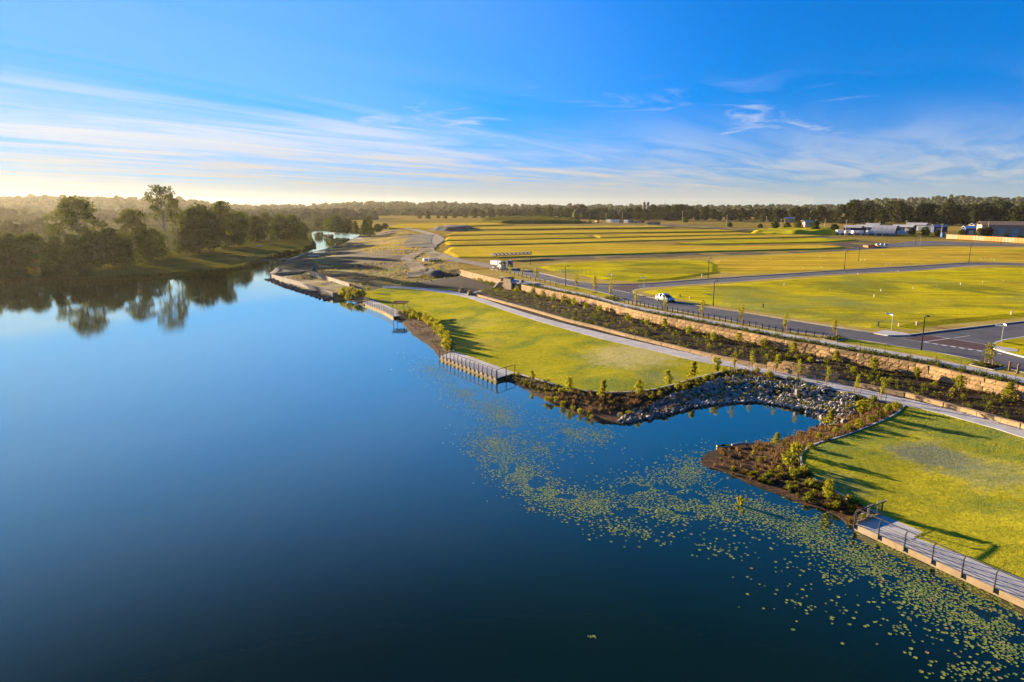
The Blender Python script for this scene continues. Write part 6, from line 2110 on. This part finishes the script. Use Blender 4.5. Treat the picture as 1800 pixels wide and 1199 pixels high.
# ------------------------------------------------------------------ sheds, yard, houses
def arch_shed():
    p = P(1556, 412.5, Z_PLAT)
    root = empty('arched_shed', p, R(-42), 'white corrugated arched shed with a dark open end', 'shed')
    r_, ln, n = 7.2, 15.0, 16
    m = MB()
    for k in range(8):
        x0, x1 = -ln / 2 + ln * k / 8, -ln / 2 + ln * (k + 1) / 8 - .05
        sh = MB()
        prof = [(math.cos(math.pi * i / n) * r_, math.sin(math.pi * i / n) * r_ * .86) for i in range(n + 1)]
        inn = [(a * .97, b * .97) for a, b in prof][::-1]
        sh.loft([[(x, a, b) for a, b in prof + inn] for x in (x0, x1)])
        sh.build('roof_panel', M['roofsteel'], root)
    MB().poly([(-ln / 2 + .3, math.cos(math.pi * i / n) * r_ * .97, math.sin(math.pi * i / n) * r_ * .83) for i in range(n + 1)]).build('back_wall', M['roofsteel'], root)
    for s in (-1, 1):
        MB().box((0, s * r_ * .97, .5), (ln, .3, 1.0)).build('plinth', M['oldconcrete'], root)
    MB().box((-1, 0, 1.1), (6, 5, 2.2)).build('stored_crates', M['rustred'], root)
arch_shed()
def long_shed(px, py, l, d, h, rz, wall, roof, label, rise=1.6):
    p = P(px, py, Z_PLAT)
    root = empty('shed', p, rz, label, 'shed')
    MB().box((0, 0, h / 2), (l, d, h)).build('wall', M[wall], root)
    m = MB()
    rings = [[(x, -d / 2 - .4, h), (x, 0, h + rise), (x, d / 2 + .4, h), (x, d / 2 + .4, h - .15), (x, 0, h + rise - .15), (x, -d / 2 - .4, h - .15)] for x in (-l / 2 - .4, l / 2 + .4)]
    m.loft(rings).build('roof', M[roof], root)
    for k in range(max(1, int(l // 7))):
        dd = MB().box((-l / 2 + 3.5 + k * 7, -d / 2 - .03, h * .36), (3.2, .08, h * .72)).build('door', M['galv'], root)
long_shed(1790, 417, 42, 16, 7.5, R(-24), 'brick', 'tan', 'big tan-walled shed at the right edge behind the orange-panelled fence', 2.2)
long_shed(1500, 408, 12, 6, 3.4, R(-45), 'darkblue', 'roofsteel', 'low blue shed with a white roof left of the arched shed')
long_shed(1522, 408, 14, 7, 3.8, R(-50), 'darkblue', 'roofsteel', 'blue shed with a pale roof next to the arched shed')
long_shed(1534, 405, 10, 6, 4.0, R(-45), 'white', 'roofsteel', 'small white shed behind the arched shed')
long_shed(1588, 409, 14, 7, 4.2, R(-50), 'darkblue', 'roofsteel', 'blue and white shed right of the arched shed')
long_shed(1612, 405, 14, 8, 4.4, R(-48), 'white', 'roofsteel', 'white shed behind the green bushes')
long_shed(1650, 408, 9, 6, 4.0, R(-12), 'darkblue', 'roofsteel', 'small shed behind the leaning power pole')
long_shed(1708, 412, 10, 7, 4.2, R(-15), 'darkblue', 'white', 'dark blue open shed behind the orange-panelled fence')
long_shed(1716, 404, 9, 6, 3.8, R(8), 'brick', 'roofsteel', 'house with a pale roof among the dark bushes')
long_shed(1388, 391, 11, 8, 4.5, R(-20), 'tan', 'roofsteel', 'cream house with a bright roof among the trees above the power line')
long_shed(1418, 399, 10, 8, 4.5, R(15), 'brick', 'roofsteel', 'brick house half hidden by dark bushes left of the yard')
# caravans and boats in the yard
def caravan(px, py, rz, label):
    p = P(px, py, Z_PLAT)
    root = empty('caravan', p, rz, label, 'caravan', 'caravans in the yard')
    m = MB(); m.loft([sec(x, [.5, 1.5, z1, z1 + .12], [1.05, 1.1, 1.1, .95]) for x, z1 in ((-2.6, 2.2), (-2.3, 2.6), (2.2, 2.6), (2.6, 1.9))]).build('body', M['white'], root)
    for s in (-1, 1):
        wheel(root, 0, s * .95, .35, .2, s)
        MB().box((-.9, s * 1.105, 1.75), (1.1, .03, .55)).build('window', M['glass'], root)
        MB().box((1.1, s * 1.105, 1.3), (.6, .03, 1.6)).build('door', M['galv'], root)
    MB().tube((2.6, 0, .55), (3.6, 0, .5), .05).build('tow_bar', M['blackmetal'], root)
for k, (px, py, a, wh) in enumerate([(1476, 411, 10, 'at the left corner of the yard'), (1492, 412, -15, 'second from the left along the yard fence'), (1504, 412.5, 5, 'in front of the low blue shed'), (1514, 412.8, 60, 'beside the street light in the yard'), (1528, 412.8, 20, 'in front of the blue shed with the pale roof'), (1582, 413, 0, 'just right of the arched shed mouth'), (1592, 413, 40, 'second right of the arched shed'), (1511, 405.5, 20, 'behind the low blue shed'), (1545, 404, 0, 'peeking out behind the arched shed')]):
    caravan(px, py, R(a), 'white caravan ' + wh)
# yard fence and the orange-panelled fence
def panel_fence(p0, p1, n, h, mats, z, label, name='panel_fence'):
    a, b = P(*p0, z), P(*p1, z)
    root = empty(name, a, label=label, cat='fence')
    ang = math.atan2((b - a).y, (b - a).x); ln = (b - a).length / n
    for k in range(n):
        c = (b - a) * ((k + .5) / n)
        MB().box((c.x, c.y, h / 2 + .05), (ln - .18, .12, h), ang).build('panel', M[mats[k % len(mats)]], root)
        q = (b - a) * (k / n)
        MB().box((q.x, q.y, h / 2 + .1), (.14, .18, h + .15), ang).build('post', M['darkbark'], root)
panel_fence((1663, 419.5), (1970, 437.5), 48, 2.5, ['tan', 'tan', 'tan', 'tan', 'orange', 'orange', 'orange', 'orange', 'orange'], Z_PLAT, 'long fence of tan and orange panels in front of the tan shed')
panel_fence((1470, 413.3), (1562, 414.8), 22, 1.3, ['darkblue', 'galv', 'darkblue'], Z_PLAT, 'low blue-grey yard fence in front of the arched shed')
wt_ = empty('water_tank', P(1657, 417, Z_PLAT), label='blue upright tank left of the orange-panelled fence', cat='tank')
MB().tube((0, 0, 0), (0, 0, 2.6), 1.0, 1.0, 14).build('shell', M['blue'], wt_)
MB().tube((0, 0, 2.6), (0, 0, 2.9), 1.0, .2, 14).build('lid', M['blue'], wt_)

# power poles and wires
POLES = [(1199, 394.5, 23, 'behind the site compound road'), (1277, 398, 19, 'left of the lone rounded bush'), (1372.5, 402.5, 17, 'beside the dark bush clump'), (1449, 405.5, 20, 'left of the arched shed yard'), (1485.5, 414, 27, 'pale, at the yard fence'), (1591.5, 414, 26, 'dark, right of the arched shed'), (1653.5, 416, 22, 'leaning, left of the orange-panelled fence'), (1735, 417.5, 27, 'tall, behind the orange-panelled fence'), (1094, 390, 17, 'white, in the middle of the site compound'), (1065, 389, 14, 'thin, left of the site compound'), (1347, 391, 11, 'short, on the pale paddock')]
tops = {}
for i, (px, py, hp, wh) in enumerate(POLES):
    p = P(px, py, Z_PLAT); h = hp * p.y / FPX
    root = empty('power_pole', p, R(20), 'power pole ' + wh, 'power pole', 'power poles')
    dx = .5 if 'leaning' in wh else 0
    MB().tube((0, 0, 0), (dx, 0, h), .24, .17, 7).build('pole', M['pole'], root)
    MB().box((dx, 0, h - .6), (2.6, .14, .14)).build('crossarm', M['pole'], root)
    for s in (-1.1, 0, 1.1): MB().tube((dx + s, 0, h - .5), (dx + s, 0, h - .25), .06, .04, 5).build('insulator', M['white'], root)
    tops[px] = p + Vector((dx, 0, h - .4))
seq = [1065, 1094, 1199, 1277, 1372.5, 1449, 1485.5, 1591.5, 1653.5, 1735]
for a, b in zip(seq[:-1], seq[1:]):
    pw = empty('power_line', tops[a], label='thin overhead wires from the pole %s' % [q[3] for q in POLES if q[0] == a][0], cat='wire')
    for s in (-1, 1):
        pts = []
        for k in range(9):
            f = k / 8
            q = tops[a].lerp(tops[b], f) - tops[a] + Vector((s, 0, -1.2 * 4 * f * (1 - f)))
            pts.append(q)
        MB().path(pts, .02, 3).build('wire', M['blackmetal'], pw)
q = P(1523, 414, Z_PLAT)
sl = empty('street_light', q, R(180), 'pale curved-arm street light in front of the blue sheds', 'street lamp')
hh = 26 * q.y / FPX
MB().tube((0, 0, 0), (0, 0, hh - .5), .14, .09, 7).build('pole', M['galv'], sl)
MB().path([(0, 0, hh - .5), (.6, 0, hh), (2.4, 0, hh + .2)], .07, 6).build('arm', M['galv'], sl)
MB().box((2.8, 0, hh + .2), (.9, .35, .15)).build('lamp_head', M['galv'], sl)

# masts and a water tower on the horizon
def mast(px, ytop, d, label, w_=1.2):
    x = (px - 900) / FPX * d * 1.0
    h = CAM_H + (362 - ytop) / FPX * d
    root = empty('radio_mast', (x, d, 4), label=label, cat='mast')
    m = MB()
    for sx, sy in ((-1, -1), (1, -1), (1, 1), (-1, 1)):
        m.tube((sx * w_ * 1.6, sy * w_ * 1.6, 0), (sx * w_ * .25, sy * w_ * .25, h - 4), .3, .22, 4)
    m.build('leg_frame', M['galv'], root)
    b = MB()
    for k in range(8):
        z = (h - 4) * (k + 1) / 9; q = w_ * (1.6 - 1.35 * (k + 1) / 9)
        b.path([(-q, -q, z), (q, -q, z), (q, q, z), (-q, q, z), (-q, -q, z)], .16, 4)
    b.build('brace', M['galv'], root)
mast(677, 344, 2500, 'left of two thin lattice masts on the hazy horizon')
mast(682, 342, 2480, 'right and taller of two thin lattice masts on the hazy horizon')
mast(1165, 343, 2700, 'thin lattice mast on the horizon behind the tall compound trees')
mast(1393, 344, 2700, 'thin lattice mast on the horizon above the power poles')
mast(450, 348, 2300, 'small lattice mast on the horizon above the wooded bank')
t_x, t_d = (1131 - 900) / FPX * 1250, 1250
tw = empty('water_tower', (t_x, t_d, 4), label='grey twin-tank water tower rising above the tree line', cat='water tower')
for s in (-1, 1):
    MB().tube((s * 3.4, 0, 0), (s * 3.4, 0, 25), 2.4, 2.4, 12).build('tank', M['oldconcrete'], tw)
    MB().tube((s * 3.4, 0, 25), (s * 3.4, 0, 26.2), 2.6, 1.0, 12).build('cap', M['roofsteel'], tw)

# things lying on the bare ground
def block_heap(px, py, z, label, mat, n, s):
    p = P(px, py, z)
    root = empty('material_stack', p, .5, label, 'stack')
    for k in range(n):
        MB().box(((k % 3) * s * 1.1, (k // 3) * s * .7, s * .3), (s, s * .6, s * .6), .1 * k).build('block', M[mat], root)
block_heap(748, 459, 3.6, 'white stacked blocks beside the dirt road', 'white', 5, 1.6)
block_heap(757, 461, 3.6, 'tan stone blocks beside the white stack', 'sandstone_low', 4, 1.4)
block_heap(747, 466.5, 3.4, 'small tan stones below the white stack', 'sandstone_low', 3, .9)
block_heap(673, 441, 2.6, 'dark timber heap on the weedy ground', 'darkbark', 5, 1.5)
for k, (px, py, l, wh) in enumerate([(552, 451, 5, 'beside the upper inner wall'), (632, 450, 6, 'on the dark ground below the weeds'), (455, 433, 4, 'on the shaded grass slope across the inlet'), (720, 402, 5, 'beside the dirt road bend')]):
    p = P(px, py, 1.4 if k == 0 else (2.3 if k < 3 else Z_PLAT))
    root = empty('white_liner', p, R(8), 'white sheet ' + wh, 'sheet')
    MB().box((0, 0, .25), (l, 1.0, .12)).build('sheet', M['white'], root)
    MB().tube((-l / 2, 0, .35), (l / 2, 0, .35), .12).build('roll', M['white'], root)
gl = []
for k, (px, py) in enumerate([(706, 500), (733, 497), (758, 494.5), (783, 490.5), (810, 487)]):
    p = P(px, py, 1.5 + .18 * k)
    root = empty('edge_marker', p, 0, 'pale sandstone marker, %s from the lake along the small sunny lawn' % ORD[k], 'marker stone', 'marker stones by the small lawn')
    obj('stone_block', BLK_LOW[k], root, (0, 0, 0), .5, (.5, .4, .5))

# ------------------------------------------------------------------ morning haze
def haze_box():
    m, t, out = new_mat('haze')
    pv = t.n('ShaderNodeVolumePrincipled')
    pv.inputs['Color'].default_value = (1.0, .93, .74, 1)
    pv.inputs['Density'].default_value = HAZE
    pv.inputs['Anisotropy'].default_value = .55
    t.l(pv.outputs[0], out.inputs['Volume'])
    o = MB().box((0, 2550, 37), (11800, 6500, 78)).build('haze', m)
    tag(o, 'thin morning haze over the lake and the plain', 'haze', kind='stuff')
HAZE = 2.9e-5
haze_box()
